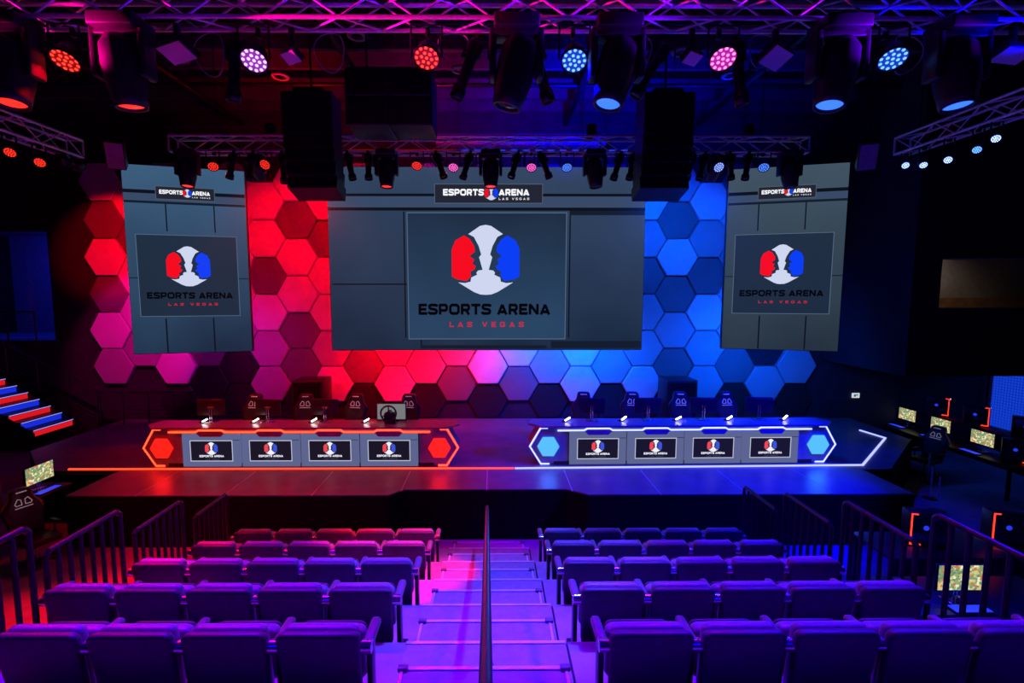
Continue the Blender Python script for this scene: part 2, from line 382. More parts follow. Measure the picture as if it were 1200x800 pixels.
fr = MB(); fr.box((1.86, 0, .015), (3.72, .1, .03)); fr.box((1.86, 0, 1.055), (3.72, .1, .03)); fr.box((.015, 0, .535), (.03, .1, 1.07)); fr.build('window_frame', 'duct_grey', wn)
rm = MB(); rm.box((11.3, 12.3, 4.5), (4.3, .1, 2.6)); rm.box((11.3, 11.4, 3.5), (4.3, 1.8, .1)); rm.box((11.3, 11.4, 5.6), (4.3, 1.8, .1)); rm.box((9.2, 11.4, 4.5), (.1, 1.8, 2.4))
struct(rm.build('wall_suite', 'warm_room'))
MB().box((11.3, 12.08, 3.86), (3.9, .3, .6)).build('counter', 'warm_wood')
tag(bpy.data.objects['counter'], 'brown wooden counter low behind the lit window at right', 'counter')
t = thing('ceiling_lamp', 'warm ceiling lamp inside the room behind the lit window', 'lamp', (10.7, 11.5, 5.5))
MB().lathe([(.0, .04), (.16, .04), (.18, .0), (.15, -.03), (0, -.03)]).build('housing', 'panel_white', t); spot(t, (0, 0, -.06), (0, .3, -1), (1, .78, .6), 26, 150, .8, .12)
pp = MB().box((13.44, 11.58, 1.5), (.08, 2.6, 1.9)).build('backlit_panel', 'perforated_blue')
tag(pp, 'bright blue backlit perforated panel on the far right wall', 'panel')
pmt = MB().box((0, 0, 0), (.1, .06, 2.1))
po = pmt.build('panel_post', 'black_metal', pp, (13.36, 12.8, 1.06))

# ================================================================ LARGE SCREENS
T2 = .12
LET = {  # wide block letters: (width, strokes); a unit is the cap height
 'E': (.92, [[(.14, 0), (.14, 1)], [(.14, .89), (.90, .89)], [(.14, .5), (.82, .5)], [(.14, .11), (.92, .11)]]),
 'S': (1.0, [[(.98, .76), (.90, .85), (.76, .89), (.26, .89), (.14, .82), (.14, .64), (.25, .55), (.75, .47), (.87, .38), (.87, .19), (.74, .11), (.22, .11), (.10, .16), (.02, .25)]]),
 'P': (.98, [[(.14, 0), (.14, .89), (.72, .89), (.84, .80), (.84, .50), (.72, .39), (.14, .39)]]),
 'O': (1.14, [[(.30, .89), (.84, .89), (1.0, .74), (1.0, .26), (.84, .11), (.30, .11), (.14, .26), (.14, .74), (.30, .89), (.5, .89)]]),
 'R': (1.0, [[(.14, 0), (.14, .89), (.72, .89), (.84, .80), (.84, .54), (.72, .43), (.14, .43)], [(.55, .43), (.86, 0)]]),
 'T': (.98, [[(.02, .89), (.96, .89)], [(.49, .89), (.49, 0)]]),
 'A': (1.12, [[(.13, 0), (.56, .93)], [(.56, .93), (.99, 0)], [(.28, .25), (.84, .25)]]),
 'N': (1.06, [[(.14, 0), (.14, 1)], [(.92, 0), (.92, 1)], [(.16, .92), (.90, .08)]]),
 'L': (.86, [[(.14, 0), (.14, 1)], [(.14, .11), (.86, .11)]]),
 'V': (1.1, [[(.12, 1), (.55, .07)], [(.55, .07), (.98, 1)]]),
 'G': (1.12, [[(1.02, .76), (.86, .89), (.32, .89), (.14, .74), (.14, .26), (.32, .11), (.84, .11), (.99, .22), (.99, .47)], [(.99, .46), (.62, .46)]]),
}
def lettering(name, s, x0, x1, z0, z1, y, m, parent, weight=.275, gap=.10):
    P = []; F = []; pen = 0.
    def quad(a, b, wd):
        d = Vector((b[0]-a[0], b[1]-a[1])); n = Vector((-d.y, d.x)).normalized()*wd/2; k = len(P)
        for p, q in ((a, n), (b, n), (b, -n), (a, -n)): P.append((pen+p[0]+q.x, p[1]+q.y))
        F.append((k, k+1, k+2, k+3))
    for ch in s:
        if ch == ' ': pen += .42+gap; continue
        wl, st = LET[ch]
        for line in st:
            for a, b in zip(line, line[1:]): quad(a, b, weight)
            for c in line[1:-1]:
                k = len(P); P.extend((pen+c[0]+weight/2*math.cos(i*math.pi/4), c[1]+weight/2*math.sin(i*math.pi/4)) for i in range(8)); F.append(tuple(range(k, k+8)))
        pen += wl+gap
    L = pen-gap; mb = MB()
    mb.add([(x0+(x1-x0)*a/L, y, z0+(z1-z0)*b) for a, b in P], F)
    return mb.build(name, m, parent)
# crest: two facing heads either side of a white goblet shape; unit: logo half-height = 1
FACE = [(-.62, .70), (-.87, .56), (-.98, .30), (-.98, -.47), (-.84, -.55), (-.55, -.60), (-.42, -.45), (-.45, -.34), (-.32, -.26), (-.29, -.17), (-.39, -.11), (-.33, .02), (-.47, .11), (-.31, .24), (-.33, .40), (-.46, .60)]
WL = [(0, 1.0), (-.16, .97), (-.50, .74), (-.34, .66), (-.20, .40), (-.13, .16), (-.19, .08), (-.09, -.28), (-.22, -.30), (-.27, -.36), (-.25, -.42), (-.42, -.50), (-.44, -.62), (-.60, -.66), (-.80, -.64), (-.34, -.92), (-.16, -.99), (0, -1.0)]
def crest(parent, cx, cz, h, y, mats, sub=None):
    def poly(pts, m, nm): MB().add([(cx+x*h, y, cz+z*h) for x, z in pts], [tuple(range(len(pts)))]).build(nm, m, parent)
    poly(FACE, mats[0], 'crest_red_face'); poly([(-x, z) for x, z in FACE][::-1], mats[1], 'crest_blue_face')
    poly(WL+[(-x, z) for x, z in WL[::-1][1:-1]], mats[2], 'crest_white_shape')
BIG = ('logo_red', 'logo_blue', 'logo_white')
def rect(parent, nm, x0, x1, z0, z1, y, m): return MB().box(((x0+x1)/2, y, (z0+z1)/2), (x1-x0, .002, z1-z0)).build(nm, m, parent)
def frame(parent, nm, x0, x1, z0, z1, y, m, wd=.02):
    mb = MB()
    for a, b, c, d in ((x0, x1, z0, z0+wd), (x0, x1, z1-wd, z1), (x0, x0+wd, z0, z1), (x1-wd, x1, z0, z1)): mb.box(((a+b)/2, y, (c+d)/2), (b-a, .002, d-c))
    return mb.build(nm, m, parent)

def centre_screen():
    t = thing('led_screen', 'wide centre screen showing a large crest with red and blue faces', 'screen', (-.115, 11.4, 5.03))
    W, H = 7.30, 4.2
    MB().box((0, .09, 0), (W, .16, H)).build('cabinet', 'screen_case', t)
    MB().box((0, 0, 0), (W-.02, .02, H-.02)).build('display', 'pic_centre', t)
    d = -.012
    # pixel -> local helpers are plain metres: 1 px of the photo here is about .0196 m
    rect(t, 'picture_ledge', -3.64, 3.64, 1.17, 1.46, d-.001, 'pic_ledge'); rect(t, 'picture_line', -3.64, 3.64, 1.44, 1.50, d-.003, 'pic_line')
    rect(t, 'picture_line', -3.64, 3.64, 1.12, 1.19, d-.003, 'pic_line'); rect(t, 'picture_shade', 1.9, 3.62, 1.02, 1.12, d-.002, 'pic_shade')
    rect(t, 'picture_line', -3.6, -1.86, -.57, -.54, d-.002, 'pic_line')
    rect(t, 'picture_line', -1.55, 1.4, -2.06, -1.98, d-.002, 'pic_shade'); rect(t, 'picture_shade', 1.5, 3.62, -2.05, -1.88, d-.002, 'pic_shade'); rect(t, 'picture_line', -1.56, -1.53, -2.06, -1.85, d-.002, 'pic_line')
    rect(t, 'picture_line', 1.9, 1.93, -1.8, 1.1, d-.002, 'pic_line'); rect(t, 'picture_line', -1.92, -1.89, -1.8, 1.1, d-.002, 'pic_line')
    rect(t, 'picture_panel', -1.84, 1.84, -1.84, 1.08, d-.004, 'pic_panel'); frame(t, 'picture_frame', -1.84, 1.84, -1.84, 1.08, d-.006, 'pic_edge', .018)
    crest(t, -.03, .0, .80, d-.007, BIG)
    lettering('lettering', 'ESPORTS ARENA', -1.60, 1.48, -1.26, -1.01, d-.007, 'text_black', t)
    lettering('lettering', 'LAS VEGAS', -.88, .86, -1.55, -1.43, d-.007, 'text_red', t, .17, .75)
    rect(t, 'picture_sign', -1.2, 1.28, 1.28, 1.72, d-.005, 'pic_sign'); frame(t, 'picture_frame', -1.2, 1.28, 1.28, 1.72, d-.006, 'pic_sign_edge', .014)
    lettering('lettering', 'ESPORTS', -1.0, -.07, 1.46, 1.60, d-.007, 'text_white', t); lettering('lettering', 'ARENA', .27, .97, 1.46, 1.60, d-.007, 'text_white', t)
    lettering('lettering', 'LAS VEGAS', .27, .97, 1.36, 1.41, d-.007, 'text_white', t, .17, .6)
    crest(t, .1, 1.51, .155, d-.007, BIG)
    for s in (-1, 1): MB().cyl((s*2.6, .1, 2.08), (s*2.6, .1, 3.9), .015, n=6).build('hanging_cable', 'black_metal', t)
    return t
centre_screen()
def side_screen(lab, loc, rz, pic, flip):
    t = thing('led_screen', lab, 'screen', loc, rz)
    W, H = 2.28, 3.9
    MB().box((0, .09, 0), (W, .16, H)).build('cabinet', 'screen_case', t); MB().box((0, 0, 0), (W-.02, .02, H-.02)).build('display', pic, t)
    d = -.012; s = flip
    rect(t, 'picture_ledge', -1.13, 1.13, 1.24, 1.42, d-.001, 'pic_ledge'); rect(t, 'picture_line', -1.13, 1.13, 1.38, 1.45, d-.003, 'pic_line'); rect(t, 'picture_line', -1.13, 1.13, 1.18, 1.23, d-.003, 'pic_shade')
    for x in (-.38, .52): rect(t, 'picture_line', s*x-.012, s*x+.012, .62, 1.18, d-.002, 'pic_line'); rect(t, 'picture_line', s*(x-.12)-.014, s*(x-.12)+.014, -1.93, -1.2, d-.002, 'pic_line')
    rect(t, 'picture_line', -1.13, 1.13, -.36, -.34, d-.002, 'pic_shade')
    rect(t, 'picture_panel', -.96, .93, -1.16, .55, d-.004, 'pic_panel_side'); frame(t, 'picture_frame', -.96, .93, -1.16, .55, d-.006, 'pic_edge', .012)
    crest(t, -.02, -.1, .42, d-.007, BIG)
    lettering('lettering', 'ESPORTS ARENA', -.82, .80, -.78, -.65, d-.007, 'text_black', t)
    lettering('lettering', 'LAS VEGAS', -.44, .50, -.93, -.875, d-.007, 'text_red', t, .17, .75)
    rect(t, 'picture_sign', -.55, .55, 1.27, 1.54, d-.005, 'pic_sign'); frame(t, 'picture_frame', -.55, .55, 1.27, 1.54, d-.006, 'pic_sign_edge', .01)
    lettering('lettering', 'ESPORTS', -.48, -.05, 1.385, 1.465, d-.007, 'text_white', t); lettering('lettering', 'ARENA', .12, .46, 1.385, 1.465, d-.007, 'text_white', t)
    lettering('lettering', 'LAS VEGAS', .12, .46, 1.325, 1.352, d-.007, 'text_white', t, .17, .6); crest(t, .035, 1.415, .085, d-.007, BIG)
    for q in (-1, 1): MB().cyl((q*.8, .1, 1.93), (q*.8, .1, 4.1), .012, n=6).build('hanging_cable', 'black_metal', t)
side_screen('tall left screen beside red hexagons showing the crest', (-6.43, 10.5, 4.93), math.atan2(.6, 2.16), 'pic_left', 1)
side_screen('tall right screen beside blue hexagons showing the crest', (6.23, 10.5, 4.98), -math.atan2(.6, 2.2), 'pic_right', -1)
# LED wash bars fixed to the back of the screens, washing the hexagon wall
def wash_bar(lab, loc, length, color, watt, target, rz=0.):
    t = thing('wash_light_bar', lab, 'light bar', loc, rz)
    MB().rbox((0, 0, 0), (length, .12, .12), .02).build('housing', 'black_metal', t)
    MB().box((0, .062, -.0), (length-.06, .01, .07)).build('lens_strip', 'lens_red' if color[0] > color[2] else 'lens_blue', t)
    area(t, (0, .08, 0), target, color, watt, length-.06, .06, 150)
for x, L, c, wt in ((-2.55, 2.1, RED, 95), (-.75, 1.2, RED, 26), (.75, 1.0, SKYBLUE, 45), (2.45, 2.1, SKYBLUE, 110)):
    wash_bar('%s wash bar behind the lower edge of the centre screen, %s' % ('red' if c == RED else 'blue', 'outer' if L > 2 else 'inner'), (x, 11.615, 3.1), L, c, wt, (0, 1.2, -.75))
q = math.atan2(.6, 2.16)
wash_bar('red wash bar behind the lower edge of the left screen', (-6.43-.24*math.sin(q), 10.5+.24*math.cos(q), 3.2), 1.9, (.7, 0, .7), 18, (0, 1.5, -.6), q)
q = -math.atan2(.6, 2.2)
wash_bar('blue wash bar behind the lower edge of the right screen', (6.23-.24*math.sin(q), 10.5+.24*math.cos(q), 3.2), 1.9, SKYBLUE, 100, (0, 1.5, -.6), q)

# ================================================================ TRUSSES
def truss(lab, a, b, s, bay, faces=('f', 'k', 'b', 't'), rch=.025, rbr=.012):
    """box truss of square section s from a to b; a, b are the centre of the section"""
    a = Vector(a); b = Vector(b); d = b-a; L = d.length; t = thing('lighting_truss', lab, 'truss', a, math.atan2(d.y, d.x)-0.)
    h = s/2
    ch = MB().cyl((0, 0, 0), (L, 0, 0), rch, n=8).mesh('main_chord', 'truss_metal')
    for y in (-h, h):
        for z in (-h, h): inst('main_chord', ch, t, (0, y, z))
    n = max(1, round(L/bay)); bw = L/n
    dg = {}
    def br(p0, p1):
        k = tuple(round(q, 3) for q in (Vector(p1)-Vector(p0)))
        if k not in dg: dg[k] = MB().cyl((0, 0, 0), k, rbr, n=6).mesh('brace', 'truss_metal')
        inst('brace', dg[k], t, p0)
    for i in range(n):
        x0, x1 = i*bw, (i+1)*bw; up = i % 2
        for f in faces:
            if f in 'fk':
                y = -h if f == 'f' else h; br((x0, y, -h if up else h), (x1, y, h if up else -h))
            else:
                z = -h if f == 'b' else h; br((x0, -h if up else h, z), (x1, h if up else -h, z))
    for x in (0, L):
        MB().cyl((x*.86+L*.07, 0, h), (x*.86+L*.07, 0, 9.2-a.z), .012, n=6).build('hoist_chain', 'black_metal', t)
        ends = MB().box((x, 0, -h), (.02, s, .03)).box((x, 0, h), (.02, s, .03)).box((x, -h, 0), (.02, .03, s)).box((x, h, 0), (.02, .03, s)); ends.build('end_frame', 'truss_metal', t)
    return t
truss('long silver box truss across the very top of the photo', (-7.2, 5.86, 7.43), (7.2, 5.86, 7.43), .28, .42)
truss('dark box truss hung in front of the screens', (-6.06, 9.6, 7.06), (6.0, 9.6, 7.06), .28, .45)
truss('silver side truss receding along the left wall', (-7.6, 4.6, 6.87), (-7.6, 9.2, 6.87), .3, .42)
truss('silver side truss receding along the right wall', (7.8, 4.6, 7.03), (7.8, 9.5, 7.03), .3, .42)
# long blue/red lit tape under the middle truss
t = thing('light_tape', 'thin red and blue light tape along the middle truss', 'light tape', (0, 9.42, 6.93))
MB().box((-1.7, 0, 0), (2.0, .02, .014)).build('red_tape', 'badge_red', t); 
for k in range(14): MB().box((-.5+.23*k, 0, 0), (.12, .02, .012)).build('blue_tape', 'pc_blue', t)

# ================================================================ STAGE LIGHT FIXTURES
def led_face(mb, r, rings, lr, z):
    pts = [(0, 0)]
    for j in range(1, rings+1):
        for i in range(6*j): a = 2*math.pi*i/(6*j)+.3*j; pts.append((r*j/rings*math.cos(a), r*j/rings*math.sin(a)))
    for x, y in pts:
        n = 8; mb.add([(x+lr*math.cos(2*math.pi*i/n), y+lr*math.sin(2*math.pi*i/n), z) for i in range(n)], [tuple(range(n))])
    return mb
def emit_mat(nm, c, es):
    if nm not in M: mat(nm, (.05, .05, .05), .3, emit=c, es=es)
    return nm
FC = {'red': ((1, .03, .012), RED), 'magenta': ((1, .13, .5), MAG), 'blue': ((.08, .25, 1), BLUE), 'white': ((.3, .42, 1), ICE), 'violet': ((.8, .28, 1), VIO)}
FP = {'red': (.35, .004, .002), 'magenta': (.5, .02, .35), 'blue': (.01, .05, .6), 'white': (.04, .08, .9), 'violet': (.25, .04, .5)}
pcache = {}
def parts(kind, key, fn):
    if (kind, key) not in pcache: pcache[(kind, key)] = fn()
    return pcache[(kind, key)]
def par_light(lab, hang, centre, target, c, watt, angle, r=.15, blend=.5, k=1.):
    hang = Vector(hang); cl = Vector(centre)-hang; tg = Vector(target)-hang
    t = thing('par_light', lab, 'stage light', hang)
    q = (tg-cl).to_track_quat('-Z', 'Y')
    inst('clamp', parts('par_clamp', 0, lambda: MB().rbox((0, 0, -.03), (.05, .07, .1), .01).mesh('clamp', 'black_metal')), t)
    def yk():
        return MB().cyl((-r-.03, 0, 0), (-r-.03, 0, -cl.z), .012, n=6).cyl((r+.03, 0, 0), (r+.03, 0, -cl.z), .012, n=6).cyl((-r-.03, 0, -cl.z), (r+.03, 0, -cl.z), .012, n=6)
    yk().build('yoke', 'black_metal', t, cl)
    h = inst('housing', parts('par_h', r, lambda: MB().lathe([(0, r*1.5), (r*.55, r*1.45), (r*.75, r*1.1), (r*.95, r*.3), (r, 0), (r*1.06, 0), (r*1.06, -r*.25), (r*.97, -r*.25), (r*.97, -.0)], 24).mesh('housing', 'black_metal')), t, cl, q)
    inst('lens_plate', parts('par_p', (r, c, k), lambda: MB().add([(r*.97*math.cos(a*math.pi/12), r*.97*math.sin(a*math.pi/12), -.01) for a in range(24)], [tuple(range(24))]).mesh('lens_plate', emit_mat('par_plate_%s_%g' % (c, k), FP[c], .8*k))), h)
    inst('led_array', parts('par_l', (r, c, k), lambda: led_face(MB(), r*.80, 2, r*.13, -.018).mesh('led_array', emit_mat('par_led_%s_%g' % (c, k), FC[c][0], 3.2*k))), h)['kind'] = 'stuff'
    if watt: spot(t, cl+(tg-cl).normalized()*(r*.5), tg, FC[c][1], watt, angle, blend, r*.7)
    return t
def moving_head(lab, hang, target, c, watt, angle, s=1., blend=.3, lens='lens_red', col_=None):
    hang = Vector(hang); tg = Vector(target)-hang; t = thing('moving_head_light', lab, 'stage light', hang)
    for sx in (-1, 1): inst('clamp', parts('mh_c', s, lambda: MB().rbox((0, .1, .03), (.05, .06, .1), .01).mesh('clamp', 'black_metal')), t, (sx*.1*s, 0, 0))
    inst('base', parts('mh_b', s, lambda: MB().rbox((0, 0, -.05*s), (.38*s, .3*s, .11*s), .02).mesh('base', 'plastic_black')), t)
    inst('yoke', parts('mh_y', s, lambda: MB().rbox((-.20*s, 0, -.28*s), (.06*s, .16*s, .40*s), .02).rbox((.20*s, 0, -.28*s), (.06*s, .16*s, .40*s), .02).rbox((0, 0, -.125*s), (.44*s, .16*s, .05*s), .015).mesh('yoke', 'plastic_black')), t)
    cl = Vector((0, 0, -.38*s)); q = (tg-cl).to_track_quat('-Z', 'Y')
    h = inst('head', parts('mh_h', s, lambda: MB().lathe([(0, .24*s), (.11*s, .23*s), (.155*s, .16*s), (.165*s, .02*s), (.16*s, -.12*s), (.135*s, -.26*s), (.125*s, -.33*s), (.105*s, -.33*s), (.10*s, -.30*s)], 20).mesh('head', 'plastic_black')), t, cl, q)
    inst('lens', parts('mh_l', (s, lens), lambda: MB().lathe([(0, -.325*s), (.06*s, -.32*s), (.105*s, -.305*s)], 20).mesh('lens', lens)), h)
    if watt: spot(t, cl+(tg-cl).normalized()*(.36*s), tg, col_ or FC[c][1], watt, angle, blend, .08*s)
    return t
def profile(lab, top, bottom, s=1., lit=None):
    """long narrow spotlight hanging from top, its lens at bottom"""
    top = Vector(top); b = Vector(bottom)-top; t = thing('profile_spotlight', lab, 'stage light', top)
    inst('clamp', parts('pf_c', s, lambda: MB().rbox((0, 0, 0), (.05*s, .05*s, .12*s), .01).mesh('clamp', 'black_metal')), t)
    L = b.length; q = b.to_track_quat('-Z', 'Y')
    inst('yoke', parts('pf_y', s, lambda: MB().cyl((-.11*s, 0, -.02), (-.11*s, 0, -.2*s), .01, n=6).cyl((.11*s, 0, -.02), (.11*s, 0, -.2*s), .01, n=6).cyl((-.11*s, 0, -.02), (.11*s, 0, -.02), .01, n=6).mesh('yoke', 'black_metal')), t)
    bo = MB().lathe([(0, 0), (.07*s, -.01), (.085*s, -.06*s), (.085*s, -.16*s), (.06*s, -.2*s), (.055*s, -L*.8), (.075*s, -L*.82), (.078*s, -L), (.066*s, -L), (.064*s, -L+.02)], 16).build('barrel', 'black_metal', t, (0, 0, 0), q)
    MB().lathe([(0, -L+.015), (.065*s, -L+.02)], 16).build('lens', 'lens_off' if not lit else lit, bo)
    MB().rbox((0, .08*s, -.17*s), (.05*s, .06*s, .1*s), .01).build('shutter_block', 'black_metal', bo)
    return t
# front truss, above the audience.  Targets lie in the seating bowl and on the stage.
FT = 7.28
names_pos = ['leftmost', 'second from left', 'third from left', 'third from right', 'second from right', 'rightmost']
for i, (x, z, c, wt, tg) in enumerate(((-4.856, 6.888, 'red', 500, (-4.6, 2.0, .5)), (-2.713, 6.894, 'violet', 3000, (-2.2, 1.8, 1.2)), (-.745, 6.927, 'red', 30, (-.9, 1.8, 1)),
        (.946, 6.904, 'blue', 1500, (.3, 1.8, 1)), (2.652, 6.927, 'magenta', 420, (2.0, 1.8, 1.2)), (4.611, 6.933, 'blue', 3200, (3.4, 2.0, .8)))):
    par_light('%s %s LED par light below the front truss' % (names_pos[i], {'violet': 'pink white'}.get(c, c)), (x, 5.99, FT), (x, 5.85, z), tg, c, wt, 75, .145)
mh = [(-5.30, 'red', (-4.9, 4.7, 0), 2200, 50, RED, 'lens_red', 'farthest left'), (-4.06, 'red', (-3.6, 6.2, 0), 500, 50, RED, 'lens_red', 'second from left'), (.27, 'violet', (-1.35, 5.9, .4), 3800, 24, RED, 'lens_off', 'near the centre'),
      (1.38, 'blue', (.0, 4.9, .8), 2300, 46, (.04, .045, 1), 'lens_blue', 'just right of centre'), (3.84, 'blue', (2.6, 5.0, .5), 600, 60, (.03, .01, 1), 'lens_blue', 'second from right'), (5.18, 'blue', (5.3, 4.8, 0), 500, 60, BLUE, 'lens_blue', 'farthest right')]
for x, c, tg, wt, an, cc, ln, pos in mh:
    moving_head('big moving head light on the front truss, %s, %s lens' % (pos, {'lens_red': 'red', 'lens_blue': 'blue', 'lens_off': 'dim'}[ln]), (x, 5.66, FT-.06), tg, c, wt, an, 1.3, .4, ln, cc)
pfl = [((-3.0, 7.2), (-3.08, 6.52), 'left of the pink white par light'), ((-.16, 7.2), (-.43, 6.55), 'right of the third par light'), ((.47, 7.2), (.68, 6.51), 'beside the dim moving head'), ((2.04, 7.15), (1.71, 6.58), 'left of the magenta par light'), ((2.87, 7.2), (3.0, 6.49), 'right of the magenta par light')]
for (a, b, lab) in pfl: profile('slim tilted profile spotlight on front truss, '+lab, (a[0], 6.02, a[1]), (b[0], 6.06, b[1]), 1.1)
def flood(lab, loc, w_, d_, tilt, yaw, c=None):
    t = thing('flood_panel', lab, 'stage light', loc)
    MB().rbox((0, 0, -.1), (.06, .06, .22), .01).build('clamp', 'black_metal', t)
    b = MB().rbox((0, 0, 0), (w_, d_, .08), .015).build('housing', 'black_metal', t, (0, 0, -.28), (tilt, 0, yaw))
    MB().box((0, 0, -.045), (w_*.94, d_*.9, .012)).build('diffuser', 'panel_white' if not c else c, b)
flood('pale flat flood panel right of the second moving head', (-3.58, 5.86, FT), .42, .26, R(-25), R(-25))
flood('bluish flat flood panel left of the second moving head from right', (3.3, 5.95, FT), .42, .26, R(-30), R(35))
flood('small flood panel below front truss near the pink white par', (-2.28, 5.86, FT-.05), .22, .16, R(-30), R(-30), 'panel_white')
flood('small flood panel below front truss near the magenta par', (2.29, 5.86, FT-.05), .22, .16, R(-30), R(30))
flood('flood panel at the far right end of the front truss', (5.99, 5.86, FT), .42, .24, R(-20), R(10))
# safety cables looping between fixtures
for i, (x, zz) in enumerate(((-4.4, .35), (-3.3, .5), (-1.9, .45), (-.45, .3), (1.7, .4), (3.2, .38), (4.9, .45))):
    pts = [(.35*math.sin(a)*.5, .05*math.cos(2*a), -zz*(1-math.cos(a))/2) for a in [2*math.pi*j/18 for j in range(19)]]
    o = MB().tube(pts, .008, 5).build('cable_loop', 'duct_grey', None, (x, 6.03, 7.3)); tag(o, 'thin looped cable hanging from the front truss, %s from left' % ORD[i], 'cable', 'cable loops on the front truss')

# middle truss
MT = 6.92
mp = [(-5.243, 6.636, 'red', 'over the left screen'), (-4.265, 6.669, 'red', 'above the left red hexagons'), (-1.413, 6.658, 'red', 'left of the centre sign'), (-.727, 6.627, 'magenta', 'just left of the centre sign'), (.746, 6.629, 'magenta', 'just right of the centre sign'),
      (1.418, 6.63, 'blue', 'right of the centre sign'), (4.293, 6.635, 'white', 'above the right blue hexagons'), (5.149, 6.636, 'blue', 'over the right screen')]
tgt = [(-2.0, 6.0, 0), (-4.75, 12.6, 5.0), (-1.5, 6.2, .9), (-.8, 6.0, 0), (.6, 6, 0), (1.6, 6.4, .9), (4.6, 12.6, 5.0), (2.4, 6.4, 0)]
wts = [60, 0, 80, 30, 60, 160, 0, 140]
for (x, z, c, pos), tg, wt in zip(mp, tgt, wts):
    face = (tg[0], 4.0, 0) if wt else (x, 3, 2)
    par_light('small %s par light on the middle truss %s' % (c, pos), (x, 9.5, MT), (x, 9.45, z), face, c, wt, 75, .095, .5, .6)
# washes that flood the hexagon wall through the gaps between the screens
for x, c, wt, tg, pos in ((-4.55, RED, 640, (-4.6, 12.6, 4.0), 'left'), (4.35, SKYBLUE, 820, (4.5, 12.6, 4.0), 'right')):
    moving_head('small wash head on the middle truss in the %s gap, turned to the wall' % pos, (x, 9.75, MT), tg, 'red', wt, 128, .7, .4, 'lens_off', c)
mw = [(-5.724, (-5.6, 8.6, 0), 'lens_red', 'over the left screen'), (-1.984, (-2.0, 8.8, 0), 'lens_red', 'left of the centre sign'), (-.023, (0, 8.7, 0), 'lens_red', 'above the centre sign'), (1.942, (2.5, 8.7, 0), 'lens_off', 'right of the centre sign'), (5.641, (6.3, 9.0, 0), 'lens_off', 'over the right screen')]
for i, (x, tg, ln, pos) in enumerate(mw):
    cc = [RED, RED, (1, .02, .2), BLUE, BLUE][i]
    moving_head('dark moving head on the middle truss %s' % pos, (x, 9.45, MT), tg, 'red', [160, 160, 60, 700, 700][i], 62, .95, .5, ln, cc)
mpf = [((-4.827, 6.827), (-4.898, 6.382)), ((-4.47, 6.827), (-4.524, 6.351)), ((-3.933, 6.828), (-3.873, 6.304)), ((-2.714, 6.83), (-2.596, 6.369)), ((-2.325, 6.8), (-2.301, 6.37)), ((-1.052, 6.8), (-.892, 6.404)), ((-.399, 6.8), (-.548, 6.388)),
       ((.5, 6.8), (.354, 6.405)), ((.909, 6.8), (1.076, 6.406)), ((2.433, 6.8), (2.277, 6.376)), ((2.679, 6.8), (2.574, 6.377)), ((3.795, 6.8), (3.644, 6.378)), ((4.025, 6.8), (3.892, 6.378)), ((4.485, 6.8), (4.486, 6.379)), ((4.847, 6.8), (4.75, 6.38))]
cnt = ['first', 'second', 'third', 'fourth', 'fifth', 'sixth', 'seventh', 'middle', 'seventh', 'sixth', 'fifth', 'fourth', 'third', 'second', 'first']
for i, (a, b) in enumerate(mpf):
    lab = 'slim black profile spotlight on the middle truss, ' + ('the middle one' if i == 7 else '%s from the %s end' % (cnt[i], 'left' if i < 7 else 'right'))
    profile(lab, (a[0], 9.42, max(a[1], 6.86)), (b[0], 9.35, b[1]), .95)
# side trusses
for i, (y, z) in enumerate(((7.969, 6.468), (8.477, 6.446))):
    par_light('red par light under the left side truss, %s' % ['nearer the camera', 'farther from the camera'][i], (-7.6, y, 6.74), (-7.6, y, z), [(-5.5, 2, .5), (-4.6, 2, .5)][i], 'red', [500, 300][i], 60, .08, .5, .8)
par_light('magenta par light at the far end of the left side truss, beam added for the wall', (-7.6, 8.95, 6.74), (-7.6, 8.95, 6.57), (-9.2, 12.6, 3.3), 'magenta', 1100, 36, .10)  # beam added to wash the far left wall panels
par_light('par light on the tip of the left side truss facing the wall', (-7.6, 9.15, 6.74), (-7.55, 9.2, 6.57), (-9.5, 12.6, 5.6), 'red', 1200, 36, .10)
par_light('added unseen red par light near the front end of the left side truss aimed at the desk', (-7.6, 6.0, 6.74), (-7.6, 6.0, 6.5), (-3.6, 9.1, 1.1), 'red', 1300, 60, .12)  # added out of view to brighten the left desk front
rpos = ['farthest from camera', 'second farthest', 'middle', 'second nearest', 'nearest the camera']
for i, (y, z, c, tg, wt) in enumerate(((9.4, 6.66, 'white', (3, 1, 1), 100), (9.008, 6.566, 'white', (4, 2, 0), 100), (8.525, 6.526, 'white', (2, 2, 1), 100), (8.028, 6.552, 'blue', (3, 3, 1), 200), (7.743, 6.635, 'white', (3, 1.5, 1), 150))):
    par_light('blue white par light under the right side truss, '+rpos[i], (7.8, y, 6.9), (7.8, y, z), tg, c, wt, 60, .06, .8, 1.6)
par_light('added unseen blue par light near the front end of the right side truss aimed at the desk', (7.8, 6.0, 6.9), (7.8, 6.0, 6.62), (3.9, 9.1, 1.0), 'blue', 7500, 50, .12)  # added out of view to brighten the right desk and stage floor

